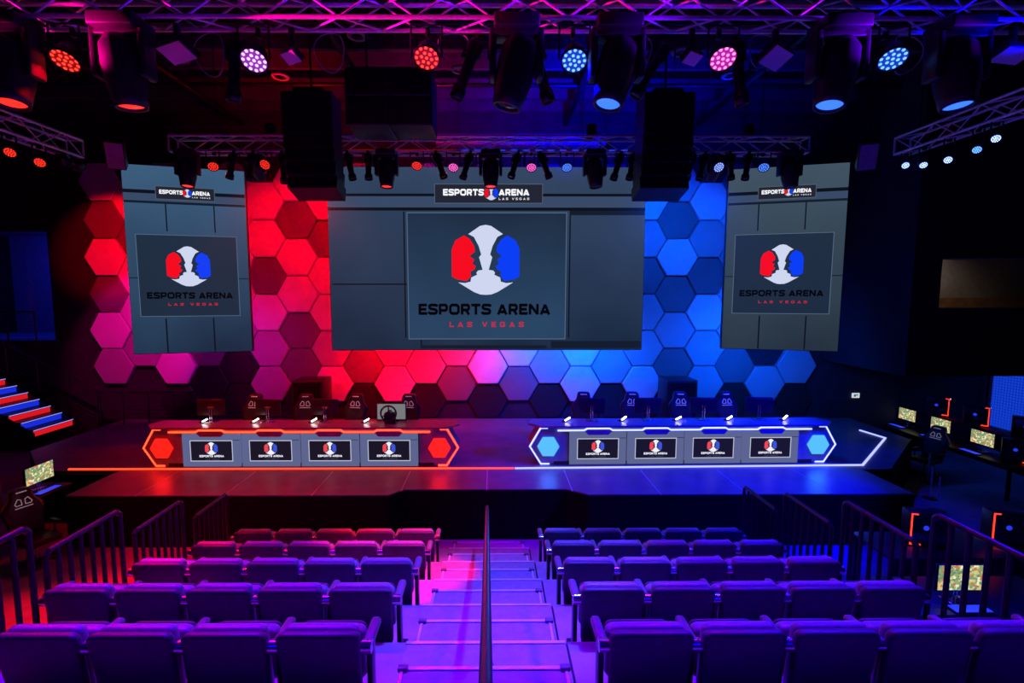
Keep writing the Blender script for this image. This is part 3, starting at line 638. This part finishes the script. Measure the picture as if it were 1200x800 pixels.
# line arrays, hung boxes, duct
def line_array(lab, x, y, ztop, n, s):
    t = thing('line_array_speaker', lab, 'speaker', (x, y, ztop))
    MB().box((0, 0, .06), (.5, .4, .06)).cyl((0, 0, .09), (0, 0, 1.55), .02, n=6).build('rigging_frame', 'black_metal', t)
    yy = 0; zz = 0; a = 0
    box = MB().prism([(-.43, -.115), (.43, -.115), (.43, .115), (-.43, .115)], -.26, .26).mesh('speaker_box', 'plastic_black')
    gr = MB().box((0, -.265, 0), (.8, .012, .2)).mesh('grille', 'black_metal')
    for i in range(n):
        o = inst('speaker_box', box, t, (0, yy, zz-.115), (-a, 0, s)); inst('grille', gr, o)
        zz -= .236*math.cos(a); yy += .236*math.sin(a); a += R(2.5)
line_array('black line array speaker hanging left of the centre screen', -3.14, 8.85, 7.65, 7, 0)
line_array('black line array speaker hanging right of the centre screen', 3.03, 8.85, 7.65, 7, 0)
t = thing('hanging_subwoofer', 'broad dark subwoofer stack hanging left of centre below the ceiling', 'speaker', (-1.56, 8.0, 6.77))
for k in (0, 1):
    for j in (0, 1):
        o = MB().rbox((-.33+.66*j, 0, .22+.43*k), (.65, .7, .42), .015).build('speaker_box', 'plastic_black', t); MB().box((-.33+.66*j, -.352, .22+.43*k), (.58, .012, .36)).build('grille', 'black_metal', o)
for q in (-.4, .4): MB().cyl((q, 0, .86), (q, 0, 2.4), .015, n=6).build('hanging_cable', 'black_metal', t)
t = thing('air_duct', 'pale grey rectangular duct above the middle truss', 'duct', (.68, 12.1, 7.76))
for k in range(6): MB().rbox((-1.67+.67*k, 0, .12), (.66, .5, .24), .01).build('duct_section', 'duct_grey', t)
for q in (-1.5, 1.5): MB().cyl((q, 0, .24), (q, 0, 1.4), .012, n=6).build('hanger_rod', 'black_metal', t)
for lab, x, rz in (('small tilted loudspeaker hung beside the left screen top', -6.9, .5), ('small tilted loudspeaker hung beside the right screen top', 6.95, -.5)):
    t = thing('hanging_loudspeaker', lab, 'speaker', (x, 9.25, 7.9), rz)
    MB().cyl((0, 0, 1.31), (0, 0, -1.1), .02, n=6).build('drop_pole', 'black_metal', t)
    c = MB().rbox((0, 0, 0), (.30, .28, .5), .02).build('cabinet', 'plastic_black', t, (0, 0, -1.1), (.5, 0, 0)); MB().box((0, -.145, 0), (.26, .012, .45)).build('grille', 'duct_grey', c)

# ================================================================ PLAYER DESKS ON STAGE
DSET = ('desk_logo_red', 'desk_logo_blue', 'desk_logo_white')
def player_desk(lab, loc, rz, ledm, hexm, ledc):
    t = thing('player_desk', lab, 'desk', loc, rz)       # origin: front centre at stage level
    H = .76; HW = 2.42; EW = 3.06
    # body behind the displays
    body = MB(); body.box((0, .265, .40), (2*HW-.3, .47, .66)); body.build('body', 'desk_body', t)
    # top board: pointed at both ends
    MB().slab([(-2.82, -.06), (2.82, -.06), (EW, .2), (EW-.1, .52), (-EW+.1, .52), (-EW, .2)], H-.005, H+.03).build('desktop', 'desk_top', t)
    # front header with four raised trapezoids
    zb = .665; pts = [(-HW, zb), (-HW, H-.006), (HW, H-.006), (HW, zb)]
    MB().prism([(-HW, zb), (HW, zb), (HW, H-.006), (-HW, H-.006)], -.03, .05).build('header', 'desk_body', t)
    cs = [-1.71, -.57, .57, 1.71]
    path = [(-2.50, .70)]
    for c in cs: path += [(c-.28, .70), (c-.22, .735), (c+.22, .735), (c+.28, .70)]
    path += [(2.50, .70)]
    mb = MB()
    def seg(mb, p, q, wd=.026, y=-.045, dp=.02):
        d = Vector((q[0]-p[0], 0, q[1]-p[1])); mb.box(((p[0]+q[0])/2, y, (p[1]+q[1])/2), (d.length+wd*.5, dp, wd), Matrix.Rotation(-math.atan2(d.z, d.x), 3, 'Y'))
    for p, q in zip(path, path[1:]): seg(mb, p, q)
    mb.build('light_strip', ledm, t)
    for c in cs:
        MB().prism([(c-.27, .69), (c-.21, .722), (c+.21, .722), (c+.27, .69), (c+.20, .61), (c-.20, .61)], -.05, .0).build('header_plate', 'desk_body', t)
    for c in cs:
        d = MB().box((c, .0, .335), (1.11, .05, .64)).build('display', 'desk_pic', t)
        y = -.027
        rect(d, 'picture_panel', c-.41, c+.41, .12, .535, y, 'desk_pic_dark'); frame(d, 'picture_frame', c-.41, c+.41, .12, .535, y-.002, 'desk_pic_edge', .015)
        crest(d, c, .375, .125, y-.003, DSET)
        lettering('lettering', 'ESPORTS ARENA', c-.235, c+.235, .205, .245, y-.003, 'desk_logo_white', d); lettering('lettering', 'LAS VEGAS', c-.12, c+.15, .155, .175, y-.003, 'desk_pic', d, .17, .6)
        rect(d, 'picture_line', c+.42, c+.55, .535, .545, y, 'desk_pic_dark')
    for s in (-1, 1):
        MB().prism([(s*2.29, .02), (s*2.86, .02), (s*3.04, .37), (s*2.84, .74), (s*2.29, .74)], .012, .5).build('end_block', 'desk_body', t)
        mb = MB(); hp = [(s*2.70, .735), (s*2.83, .735), (s*3.04, .37), (s*2.82, .02), (s*2.66, .02)]
        for p, q in zip(hp, hp[1:]): seg(mb, p, q, .028, .02, .025)
        mb.build('light_outline', ledm, t)
        hx = MB(); hx.prism([(s*2.68+.215*math.cos(R(60*i)), .37+.215*math.sin(R(60*i))) for i in range(6)], -.02, .03); hx.build('hexagon_lamp', hexm, t)
        area(t, (s*2.68, -.05, .37), (s*2.68, -1, .2), ledc, 5, .3, .3)
    MB().box((0, .3, .035), (2*HW+.3, .6, .07)).build('plinth', 'black_paint', t)
    return t
player_desk('long red lit player desk with four front displays at left', (-3.70, 9.2, ST), 0, 'led_red', 'hex_lamp_red', (1, .01, .01))
player_desk('long blue lit player desk with four front displays at right', (3.78, 9.32, ST), R(1.0), 'led_white', 'hex_lamp_blue', (.03, .2, 1))

# gaming chair facing the audience (-y), origin on the floor
def make_chair(accent='emblem_glow_white'):
    t = thing('gaming_chair', 'x', 'chair')
    base = MB()
    for i in range(5):
        a = 2*math.pi*i/5+.3; base.cyl((0, 0, .10), (.30*math.cos(a), .30*math.sin(a), .07), .03, .02, 8)
    base.build('base', 'plastic_black', t)
    cm = MB().cyl((-.02, 0, 0), (.02, 0, 0), .03, n=10).mesh('caster', 'plastic_black')
    for i in range(5):
        a = 2*math.pi*i/5+.3; inst('caster', cm, t, (.31*math.cos(a), .31*math.sin(a), .03), (0, 0, a+1.57))
    MB().cyl((0, 0, .1), (0, 0, .42), .03, n=10).build('gas_lift', 'chrome', t)
    MB().rbox((0, -.02, .47), (.52, .52, .11), .045, 3).build('seat', 'leatherette', t)
    def shp(p):                                        # wide shoulders, narrow head
        z = (p.z+.40)/.80; wv = 1.0 if z < .45 else (1.12-.0*z if z < .62 else 1.12-(z-.62)/.38*.5)
        wv = .86+.26*min(1, z/.5) if z < .55 else 1.12-(z-.55)/.45*.50
        return (p.x*wv, p.y+.22*z+.05*abs(p.x/.25)**2*-1, p.z)
    bm_ = MB()
    # backrest built from stacked slices so that the outline keeps its shoulders and headrest
    prof = [(.0, .22), (.12, .235), (.28, .25), (.42, .285), (.52, .29), (.58, .25), (.64, .19), (.72, .165), (.80, .155), (.84, .12)]
    V = []; F = []
    for h, wv in prof:
        for (fx, fy) in ((-1, -.07), (-.8, -.085), (-.3, -.045), (.3, -.045), (.8, -.085), (1, -.07), (1, .035), (.4, .06), (-.4, .06), (-1, .035)):
            V.append((fx*wv, fy+.24+.20*h, .50+h))
    n = 10
    for j in range(len(prof)-1):
        for i in range(n): F.append((j*n+i, j*n+(i+1) % n, (j+1)*n+(i+1) % n, (j+1)*n+i))
    F.append(tuple(range(n-1, -1, -1))); F.append(tuple((len(prof)-1)*n+i for i in range(n)))
    bm_.add(V, F, True); back = bm_.build('backrest', 'leatherette', t)
    def onback(x, h): return (x, .24+.20*h-.062-.02, .50+h)
    # two pale slots and two printed lines
    for s in (-1, 1):
        mb = MB(); pl = [(s*.025, .57), (s*.03, .66), (s*.075, .68), (s*.125, .60), (s*.11, .57), (s*.025, .57)]
        for p, q in zip(pl, pl[1:]): mb.cyl(onback(*p), onback(*q), .007, n=6)
        mb.build('slot_outline', accent, back)
    mb = MB(); mb.cyl(onback(-.13, .525), onback(.13, .525), .008, n=6); mb.build('print_line', accent, back)
    mb = MB()
    for k in range(4): mb.cyl(onback(-.075+.04*k, .79), onback(-.045+.04*k, .79), .011, n=6)
    mb.build('print_mark', accent, back)
    for s in (-1, 1):
        MB().rbox((s*.30, 0, .70), (.07, .26, .035), .012).cyl((s*.30, .02, .5), (s*.30, .02, .69), .018, n=8).rbox((s*.27, .02, .49), (.09, .05, .03), .01).build('armrest', 'plastic_black', t)
    return t
ch0 = make_chair(); used = False
def chair(loc, rz, lab, group):
    global used
    o = copy_tree(ch0) if used else ch0; used = True
    o.location = loc; o.rotation_euler = (0, 0, rz); o['label'] = lab; o['group'] = group; o.scale = (.88,)*3; return o
def make_monitor(pic=None, backlight='pc_red'):
    """screen faces +y, back faces -y; origin on the desk top"""
    t = thing('monitor', 'x', 'monitor')
    MB().rbox((0, 0, .30), (.54, .035, .32), .01).build('bezel', 'plastic_black', t)
    MB().box((0, .0185, .305), (.51, .004, .29)).build('screen', pic or 'lens_off', t)
    MB().cyl((-.02, -.03, .01), (-.02, -.03, .3), .008, n=8).cyl((.02, -.03, .01), (.02, -.03, .3), .008, n=8).rbox((0, -.02, .008), (.24, .18, .016), .006).build('stand', 'chrome', t)
    MB().rbox((0, -.022, .30), (.12, .02, .03), .004).build('rear_badge', backlight, t)
    return t
mon_r = make_monitor(None, 'badge_red'); mon_b = make_monitor(None, 'plastic_black')
dzr, dzb = ST+.79, ST+.79
stx_l = [-5.41, -4.27, -3.13, -1.99]; stx_r = [2.07, 3.21, 4.35, 5.49]
cx_l = [-5.40, -4.22, -3.14, -1.90]; cx_r = [2.05, 3.2, 4.32, 5.42]
for i in range(4):
    chair((cx_l[i]*.955, 10.1, ST), random.uniform(-.2, .2), 'black gaming chair behind the red desk, %s from the left' % ORD[i], 'gaming chairs on stage')
    chair((cx_r[i]*.96+.02, 10.3, ST), random.uniform(-.2, .2), 'black gaming chair behind the blue desk, %s from the left' % ORD[i], 'gaming chairs on stage')
    if i < 3: m = mon_r if i == 0 else copy_tree(mon_r); m.location = (stx_l[i]-.2, 9.58, dzr); m.rotation_euler = (0, 0, R(180) if False else random.uniform(-.15, .15)); m['label'] = 'black monitor seen from behind on the red desk, %s from the left' % ORD[i]; m['group'] = 'monitors on the player desks'
    m = mon_b if i == 0 else copy_tree(mon_b); m.location = (stx_r[i]-.05, 9.66+.02*i, dzb); m.rotation_euler = (0, 0, random.uniform(-.15, .15)); m['label'] = 'black monitor seen from behind on the blue desk, %s from the left' % ORD[i]; m['group'] = 'monitors on the player desks'
# bright little desk lamps
def make_lamp():
    t = thing('desk_lamp', 'x', 'lamp')
    MB().rbox((0, 0, .012), (.10, .08, .024), .008).build('base', 'plastic_black', t); MB().cyl((0, 0, .02), (.04, 0, .06), .008, n=6).build('arm', 'chrome', t)
    MB().rbox((.06, -.02, .058), (.12, .03, .024), .007, mtx=Matrix.Rotation(-.5, 3, 'Y')).build('light_head', 'tiny_lamp', t); return t
l0 = make_lamp()
lx = [(-5.75, 9.5, ST+.79), (-4.75, 9.5, ST+.79), (-3.6, 9.5, ST+.79), (-2.55, 9.5, ST+.79), (1.45, 9.55, ST+.79), (2.6, 9.6, ST+.79), (3.7, 9.62, ST+.79), (4.75, 9.64, ST+.79), (5.9, 9.66, ST+.79)]
for i, p in enumerate(lx):
    o = l0 if i == 0 else copy_tree(l0); o.location = p; o.rotation_euler = (0, 0, .2*(i % 3)); o['group'] = 'small bright lamps on the player desks'
    o['label'] = 'tiny bright white lamp on the %s desk, %s from the left' % ('red' if i < 4 else 'blue', ORD[i if i < 4 else i-4])
# steering wheel rig on the red desk's right end
t = thing('racing_wheel', 'dark racing wheel on its base at the right of the red desk', 'racing wheel', (-2.02, 9.38, ST+.79))
rim = MB(); pts = [(.15*math.cos(2*math.pi*i/24), -.06, .23+.15*math.sin(2*math.pi*i/24)) for i in range(25)]; rim.tube(pts, .017, 8); rim.build('rim', 'leatherette', t)
sp = MB()
for a in (90, 210, 330): sp.cyl((0, -.05, .23), (.145*math.cos(R(a)), -.06, .23+.145*math.sin(R(a))), .013, n=6)
sp.build('spokes', 'black_metal', t); MB().cyl((0, -.075, .23), (0, .08, .23), .045, n=14).build('hub', 'plastic_black', t); MB().rbox((0, .08, .11), (.22, .16, .22), .03).build('wheel_base', 'plastic_black', t)
pb = thing('simulator_display', 'pale lit display standing behind the racing wheel', 'display', (-2.02, 9.62, ST+.79)); MB().rbox((0, 0, .19), (.60, .03, .36), .008).build('bezel', 'plastic_black', pb); MB().box((0, -.017, .20), (.56, .004, .31)).build('screen', 'sim_pic', pb); MB().rbox((0, .02, .006), (.3, .14, .012), .004).build('foot', 'plastic_black', pb)
# speaker cabinets standing behind the chairs
for lab, x in (('tall black speaker cabinet standing behind the red desk chairs', -4.52), ('tall black speaker cabinet standing behind the blue desk chairs', 4.68)):
    t = thing('floor_speaker', lab, 'speaker', (x, 12.1, ST)); MB().rbox((0, 0, .62), (.75, .7, 1.24), .02).build('cabinet', 'plastic_black', t); MB().box((0, -.355, .62), (.66, .012, 1.12)).build('grille', 'black_metal', t)
# small pale sign on the far wall
t = thing('wall_sign', 'small lit exit sign low on the far right wall', 'sign', (9.85, HB+.17, 1.52)); MB().rbox((0, 0, 0), (.2, .03, .13), .006).build('sign_box', 'exit_sign', t); MB().prism([(-.06, -.03), (-.01, -.03), (-.01, .0), (.05, .0), (.05, .03), (-.06, .03)], -.02, -.016).build('sign_mark', 'exit_mark', t)

# ================================================================ SEATING
def make_seat():
    t = thing('theatre_seat', 'x', 'seat')               # origin on the tread under the backrest, faces +y
    def lean(p): z = p.z+.265; return (p.x*(.93+.07*min(1, z/.5)), p.y-.16*z+.08*(abs(p.x)/.26)**2*0, p.z)
    MB().pad((0, .10, .43), .505, .53, .065, .05, .02, fn=lean).build('back_shell', 'seat_shell', t)
    MB().pad((0, .165, .437), .46, .52, .085, .05, .03, fn=lean).build('back_cushion', 'seat_cushion', t)
    def tip(p): return (p.x, p.y-.12*(p.z+.22), p.z)
    MB().pad((0, .30, .38), .45, .38, .10, .06, .03, fn=tip).build('seat_cushion', 'seat_cushion', t)
    MB().pad((0, .36, .38), .43, .36, .03, .05, .01, fn=tip).build('seat_underpan', 'seat_shell', t)
    return t
def add_arm(t, x):
    a = inst('armrest', parts('arm', 0, lambda: MB().rbox((0, .19, .57), (.066, .26, .055), .026, 4).mesh('armrest', 'arm_plastic')), t, (x, 0, 0))
    inst('support_post', parts('post', 0, lambda: MB().rbox((0, .15, .275), (.035, .10, .55), .012, 2).rbox((0, .2, .015), (.07, .30, .03), .01, 2).mesh('support_post', 'rail_metal')), t, (x, 0, 0))
    inst('hinge_cap', parts('cap', 0, lambda: MB().cyl((-.03, .06, .575), (.03, .06, .575), .04, n=14).mesh('hinge_cap', 'chrome')), t, (x, 0, 0))
    return a
s0 = make_seat(); s_used = False
rows = ['nearest', 'second', 'third', 'fourth', 'farthest']
XL, XR, SP = -.762, .680, .56
for i in range(1, 6):
    for side in (-1, 1):
        for k in range(5):
            x = (XL-SP/2-SP*k) if side < 0 else (XR+SP/2+SP*k)
            if i == 1 and side < 0 and k == 4: continue
            o = copy_tree(s0) if s_used else s0
            if not s_used: base_children = list(s0.children)
            first = not s_used; s_used = True
            o.location = (x, 2.72+P*(i-1), ZT(i)); o['group'] = 'theatre seats in the tiered rows'
            o['label'] = 'folded dark theatre seat %s of aisle, %s row, %s from the aisle' % ('left' if side < 0 else 'right', rows[i-1], ORD[k])
            o['_arm'] = side
seats = [o for o in col.objects if o.name.startswith('theatre_seat')]
for o in seats:
    side = o['_arm']; del o['_arm']
    add_arm(o, SP/2 if side < 0 else -SP/2)
    if 'fifth' in o['label']: add_arm(o, -SP/2 if side < 0 else SP/2)

# guard rails on both flanks of the seating
def guard_rail(lab, x, y0, y1, ztop, zbot, drop=0.):
    t = thing('guard_rail', lab, 'railing', (x, y0, zbot)); L = y1-y0; H = ztop-zbot
    MB().tube([(0, 0, H-.03), (0, .03, H), (0, L-.04, H), (0, L, H-.04)], .024, 10).build('top_rail', 'rail_metal', t)
    pm_ = MB().cyl((0, 0, 0), (0, 0, H-.03), .022, n=8).mesh('post', 'rail_metal')
    inst('post', pm_, t); inst('post', pm_, t, (0, L, 0))
    bm_ = MB().cyl((0, 0, .03), (0, 0, H-.01), .02, n=6).mesh('baluster', 'rail_metal'); nb = 6
    for j in range(1, nb+1): inst('baluster', bm_, t, (0, L*j/(nb+1), 0))
    MB().cyl((0, 0, .05), (0, L, .05), .014, n=6).build('bottom_rail', 'rail_metal', t)
near = ['nearest', 'second nearest', 'third nearest', 'farthest']
for i, (y0, y1, z) in enumerate(((2.75, 3.66, 2.42), (3.78, 4.57, 2.14), (4.74, 5.49, 1.835), (5.71, 6.42, 1.53))):
    guard_rail('dark barred guard rail on the left flank of the seating, %s' % near[i], -3.62, y0, y1, z, ZT(i+1)-.25)
for i, (y0, y1, z) in enumerate(((2.75, 3.76, 2.46), (3.9, 4.74, 2.14), (4.9, 5.72, 1.81), (5.87, 6.65, 1.52))):
    guard_rail('dark barred guard rail on the right flank of the seating, %s' % near[i], 3.58, y0, y1, z, ZT(i+1)-.25)
t = thing('aisle_handrail', 'dark handrail running down the middle of the aisle stairs', 'handrail', (-.05, 0, 0))
zr = lambda y: 1.515+.93-.331*(y-2.85)
xr = lambda y: .035-.0095*(y-.75)
MB().tube([(xr(.75), .75, zr(.75)), (xr(7), 7.0, zr(7.0)), (xr(7.2), 7.2, zr(7.2)-.02), (xr(7.2), 7.25, zr(7.2)-.12)], .026, 12).build('rail', 'rail_metal', t)
for i in range(-1, 6):
    y = YN(i)-.25; z = ZT(i); 
    MB().cyl((xr(y), y, z), (xr(y), y, zr(y)), .02, n=8).cyl((xr(y), y, z), (xr(y), y, z+.015), .05, n=12).build('post', 'rail_metal', t)
y = 7.25; MB().cyl((xr(7.2), y, 0), (xr(7.2), y, zr(7.2)-.1), .02, n=8).cyl((xr(7.2), y, 0), (xr(7.2), y, .02), .05, n=12).build('post', 'rail_metal', t)

# ================================================================ LEFT: STAIR WITH LIT RISERS, RAILINGS, STATION
st = thing('lit_staircase', 'dark staircase with red and blue lit risers at far left', 'staircase', (-10.75, 11.2, ST))
N = 12; rs = (3.0-ST)/N; rn = .27
for i in range(N):
    MB().box((-rn*(i+.5), .55, rs*(i+1)-.02), (rn+.02, 1.1, .04)).build('tread', 'stair_tread', st)
    rr_ = MB().box((-rn*i-.006, .55, rs*(i+.5)-.01), (.012, 1.06, rs-.035)).build('riser', 'stair_blue' if i % 2 else 'stair_red', st)
    MB().box((-rn*i-.0, .55, rs*(i+1)-.022), (.03, 1.08, .012)).build('edge_light', 'stair_edge', rr_)
for y in (-.03, 1.13):
    MB().prism([(0.05, -.05), (.05, .1), (-rn*N, rs*N+.05), (-rn*N, rs*N-.3)], y-.025, y+.025).build('stringer', 'black_metal', st)
tagm = MB().box((-14.6, 11.7, 2.95), (2.6, 1.9, .1)).build('balcony_landing', 'black_wall'); struct(tagm)
def cable_rail(lab, p0, p1, h=.88, posts=4, cables=8):
    p0 = Vector(p0); p1 = Vector(p1); t = thing('cable_railing', lab, 'railing', p0); d = p1-p0
    MB().tube([(0, 0, h), d+Vector((0, 0, h))], .026, 8).build('top_rail', 'rail_metal', t)
    for i in range(posts): q = d*(i/(posts-1)); MB().cyl(q, q+Vector((0, 0, h)), .02, n=6).build('post', 'rail_metal', t)
    for j in range(cables): zz = Vector((0, 0, .08+(h-.14)*j/(cables-1))); MB().cyl(zz, d+zz, .006, n=5).build('cable', 'rail_metal', t)
cable_rail('cable railing climbing along the lit stairs', (-10.15, 12.45, ST), (-13.2, 12.45, 2.55), .86, 5)
cable_rail('cable railing across the back of the stage at left', (-10.1, 12.3, ST), (-7.5, 12.3, ST), .86, 5)
cable_rail('cable railing before the blue upper opening at left', (-15.4, 12.62, 3.0), (-11.8, 12.62, 3.0), .8, 6)
# floor lamp uplight for the risers comes from the risers themselves
mon_g = make_monitor('game_picture', 'pc_blue')
mon_used = False
def game_monitor(loc, rz, lab):
    global mon_used
    o = copy_tree(mon_g) if mon_used else mon_g; mon_used = True
    o.location = loc; o.rotation_euler = (0, 0, rz); o['label'] = lab; o['group'] = 'lit game monitors'; return o
def make_tower(e=-1):
    t = thing('computer_tower', 'x', 'computer')            # front faces +y, glass side faces -x
    MB().rbox((0, 0, .24), (.21, .46, .48), .012).build('case', 'plastic_black', t)
    MB().box((-.107, 0, .25), (.006, .38, .38)).build('glass_side', 'glass_side', t)
    MB().box((-.112, e*.205, .25), (.012, .014, .44)).box((-.112, e*.15, .035), (.012, .13, .018)).box((-.112, e*.17, .465), (.012, .07, .014)).build('light_edge', 'pc_red', t)
    MB().cyl((-.112, .03, .28), (-.106, .03, .28), .035, n=14).build('fan_light', 'pc_blue', t)
    MB().box((0, -.233, .455), (.02, .006, .012)).build('power_light', 'tiny_lamp', t); return t
tow0 = make_tower(); tow1 = make_tower(1); tow_used = False
def tower(loc, rz, lab):
    global tow_used
    o = copy_tree(tow0) if tow_used else tow0; tow_used = True
    o.location = loc; o.rotation_euler = (0, 0, rz); o['label'] = lab; o['group'] = 'gaming computers with red light edges'; return o
def desk(lab, loc, rz, L, D=.75, H=.74):
    t = thing('gaming_desk', lab, 'desk', loc, rz)
    MB().rbox((0, 0, H-.02), (L, D, .04), .01).build('desktop', 'plastic_black', t)
    for s in (-1, 1):
        for q in (-1, 1): MB().box((s*(L/2-.06), q*(D/2-.06), (H-.04)/2), (.05, .05, H-.04)).build('leg', 'black_metal', t)
    MB().box((0, -D/2+.04, H-.2), (L-.2, .02, .3)).build('modesty_panel', 'black_paint', t); return t
def keyboard(loc, rz, lab):
    t = thing('keyboard', lab, 'keyboard', loc, rz, 'keyboards at the gaming stations'); MB().rbox((0, 0, .012), (.42, .14, .024), .006).build('body', 'plastic_black', t); MB().box((0, 0, .026), (.4, .12, .006)).build('keys', 'pc_blue', t)
# left station: screen looks to +x
desk('black gaming desk at far left before the stage', (-7.95, 7.7, 0), R(-90), 1.7, .75, .86)
game_monitor((-7.83, 8.2, .86), R(-90), 'lit monitor on the far left desk beside the stage')
tower((-8.05, 7.45, .86), R(90), 'computer tower on the far left desk')
keyboard((-7.65, 8.15, .86), R(-90), 'blue glowing keyboard on the far left desk')
chair((-7.15, 7.35, 0), R(70), 'gaming chair at the far left desk beside the guard rails', 'gaming chairs at the stations')
cb = thing('red_tinted_cabinet', 'cabinet tinted red as if lit at the far left edge', 'cabinet', (-8.35, 6.35, 0)); MB().rbox((0, 0, .75), (.6, .7, 1.5), .02).build('body', 'red_lit_tint', cb); MB().box((.305, 0, .8), (.012, .6, 1.2)).build('door', 'red_lit_tint', cb)
# right station row along the stage side, screens look to -x
desk('long black gaming desk at right beside the stage', (10.95, 11.2, 0), R(90), 3.3, .8)
sh = thing('raised_shelf', 'black raised shelf behind the right hand monitors', 'shelf', (11.75, 11.25, 0)); MB().rbox((0, 0, 1.06), (.6, 3.3, .05), .01).build('board', 'black_paint', sh)
for q in (-1, 1): MB().box((0, q*1.6, .52), (.55, .05, 1.04)).build('side_panel', 'black_paint', sh)
pos3 = ['farthest', 'middle', 'nearest']
for i, (x, y) in enumerate(((11.0, 12.62), (10.95, 11.6), (10.85, 10.48))):
    game_monitor((x+.05, y, .76), R(90)+R(-12)*0, 'lit monitor at the right station row, %s' % pos3[i])
    tower((11.72, y-.12, 1.085), R(48), 'computer tower on the raised right shelf, %s' % pos3[i]); keyboard((x-.22, y, .74), R(90), 'keyboard before the %s monitor of the right row' % pos3[i])
chair((10.1, 10.95, 0), R(-75), 'gaming chair at the right station row before the middle monitor', 'gaming chairs at the stations')
tower((10.98, 9.85, .74), R(48), 'computer tower at the near end of the right station row')
# stations on the floor right of the seating, facing the camera
desk('black gaming desk right of the seating, farther', (6.6, 6.5, 0), 0, 2.6)
desk('black gaming desk right of the seating, nearer', (5.6, 5.35, 0), 0, 1.9)
for o, x, lab in ((tow1, 6.05, 'left'), (copy_tree(tow1), 7.2, 'right')):
    o.location = (x, 6.5, .74); o.rotation_euler = (0, 0, R(75)); o['label'] = 'computer tower with red edge on the farther floor desk, '+lab; o['group'] = 'gaming computers with red light edges'
game_monitor((5.29, 5.2, .74), R(180), 'lit monitor behind the right guard rail bars')
keyboard((5.29, 5.05, .74), 0, 'keyboard below the monitor behind the right guard rail')
chair((5.35, 4.3, 0), R(180), 'gaming chair right of the seating behind the guard rail', 'gaming chairs at the stations')
chair((7.6, 5.7, 0), R(175), 'gaming chair at the farther floor desk right of the seating', 'gaming chairs at the stations')

# ---- house wash lights on a pipe behind the camera (they tint the seat backs and the front truss)
hp = thing('house_light_pipe', 'black lighting pipe high above the rear seats', 'pipe', (0, -3.2, 7.6)); MB().cyl((-6, 0, 0), (6, 0, 0), .04, n=8).cyl((-5, 0, 0), (-5, 0, 1.6), .02, n=6).cyl((5, 0, 0), (5, 0, 1.6), .02, n=6).build('pipe', 'black_metal', hp)
for i, (x, c, wt, tg, an) in enumerate(((-4.2, 'blue', 420, (-2.0, 3, 1.2), 60), (4.4, 'blue', 700, (2.6, 3, 1.2), 60))):
    par_light(['left blue house par light on the rear pipe', 'right blue house par light on the rear pipe'][i], (x, -3.2, 7.56), (x, -3.15, 7.25), tg, c, wt, an, .14)
# par lights added out of view on the side trusses, brightening the front truss
for lab, p, tg, c, wt, an in (('added unseen magenta par light grazing the front truss from the left side truss, lower beam', (-7.6, 5.2, 6.74), (-4.0, 5.85, 7.55), 'magenta', 1800, 19), ('added unseen red par light grazing the front truss from the left side truss, long beam', (-7.6, 4.85, 6.74), (0, 5.9, 7.6), 'magenta', 12000, 12),
        ('added unseen blue par light grazing the front truss from the right side truss, short beam', (7.8, 5.2, 6.9), (4.2, 5.85, 7.65), 'blue', 2600, 19), ('added unseen violet par light grazing the front truss from the right side truss, long beam', (7.8, 4.85, 6.9), (0, 5.9, 7.65), 'violet', 14000, 12)):
    par_light(lab, p, (p[0], p[1], p[2]-.26), tg, c, wt, an, .12)
# added uplights on the middle truss, tinting wall and ceiling in place of haze
for lab, x, c, wt in (('red uplight added on top of the middle truss near its left end', -4.2, 'red', 160), ('red uplight added on top of the middle truss left of centre', -1.2, 'magenta', 160), ('blue uplight added on top of the middle truss right of centre', 1.9, 'blue', 1500), ('blue uplight added on top of the middle truss near its right end', 4.9, 'blue', 350)):
    t = thing('uplight', lab, 'stage light', (x, 9.6, 7.22))
    MB().rbox((0, 0, .02), (.2, .26, .05), .01).build('bracket', 'black_metal', t); MB().lathe([(0, .04), (.09, .05), (.10, .1), (.10, .22), (.085, .22)], 18).build('housing', 'black_metal', t)
    MB().lathe([(0, .205), (.086, .21)], 18).build('lens', 'lens_red' if c != 'blue' else 'lens_blue', t); spot(t, (0, 0, .25), (0, 2.4, 1.9), FC[c][1], wt, 120, .8, .06)
# made-up posts for thin pale lit edge lines beside the stage's right end
for i, (x, y) in enumerate(((8.75, 9.15), (9.15, 9.75), (9.85, 10.6), (10.1, 11.4))):
    t = thing('pale_edge_post', 'slim pale post standing in for a lit edge right of the stage, %s' % ['nearest the camera', 'second nearest', 'third nearest', 'farthest away'][i], 'post', (x, y, 0), 0, 'pale edge posts beside the stage')
    MB().cyl((0, 0, .02), (0, 0, .7), .016, n=10).build('pole', 'truss_metal', t); MB().lathe([(0, .03), (.05, .03), (.13, .012), (.14, 0), (0, 0)], 18).build('base', 'black_metal', t); MB().cyl((0, 0, .70), (0, 0, .76), .026, n=12).build('post_head', 'plastic_black', t)
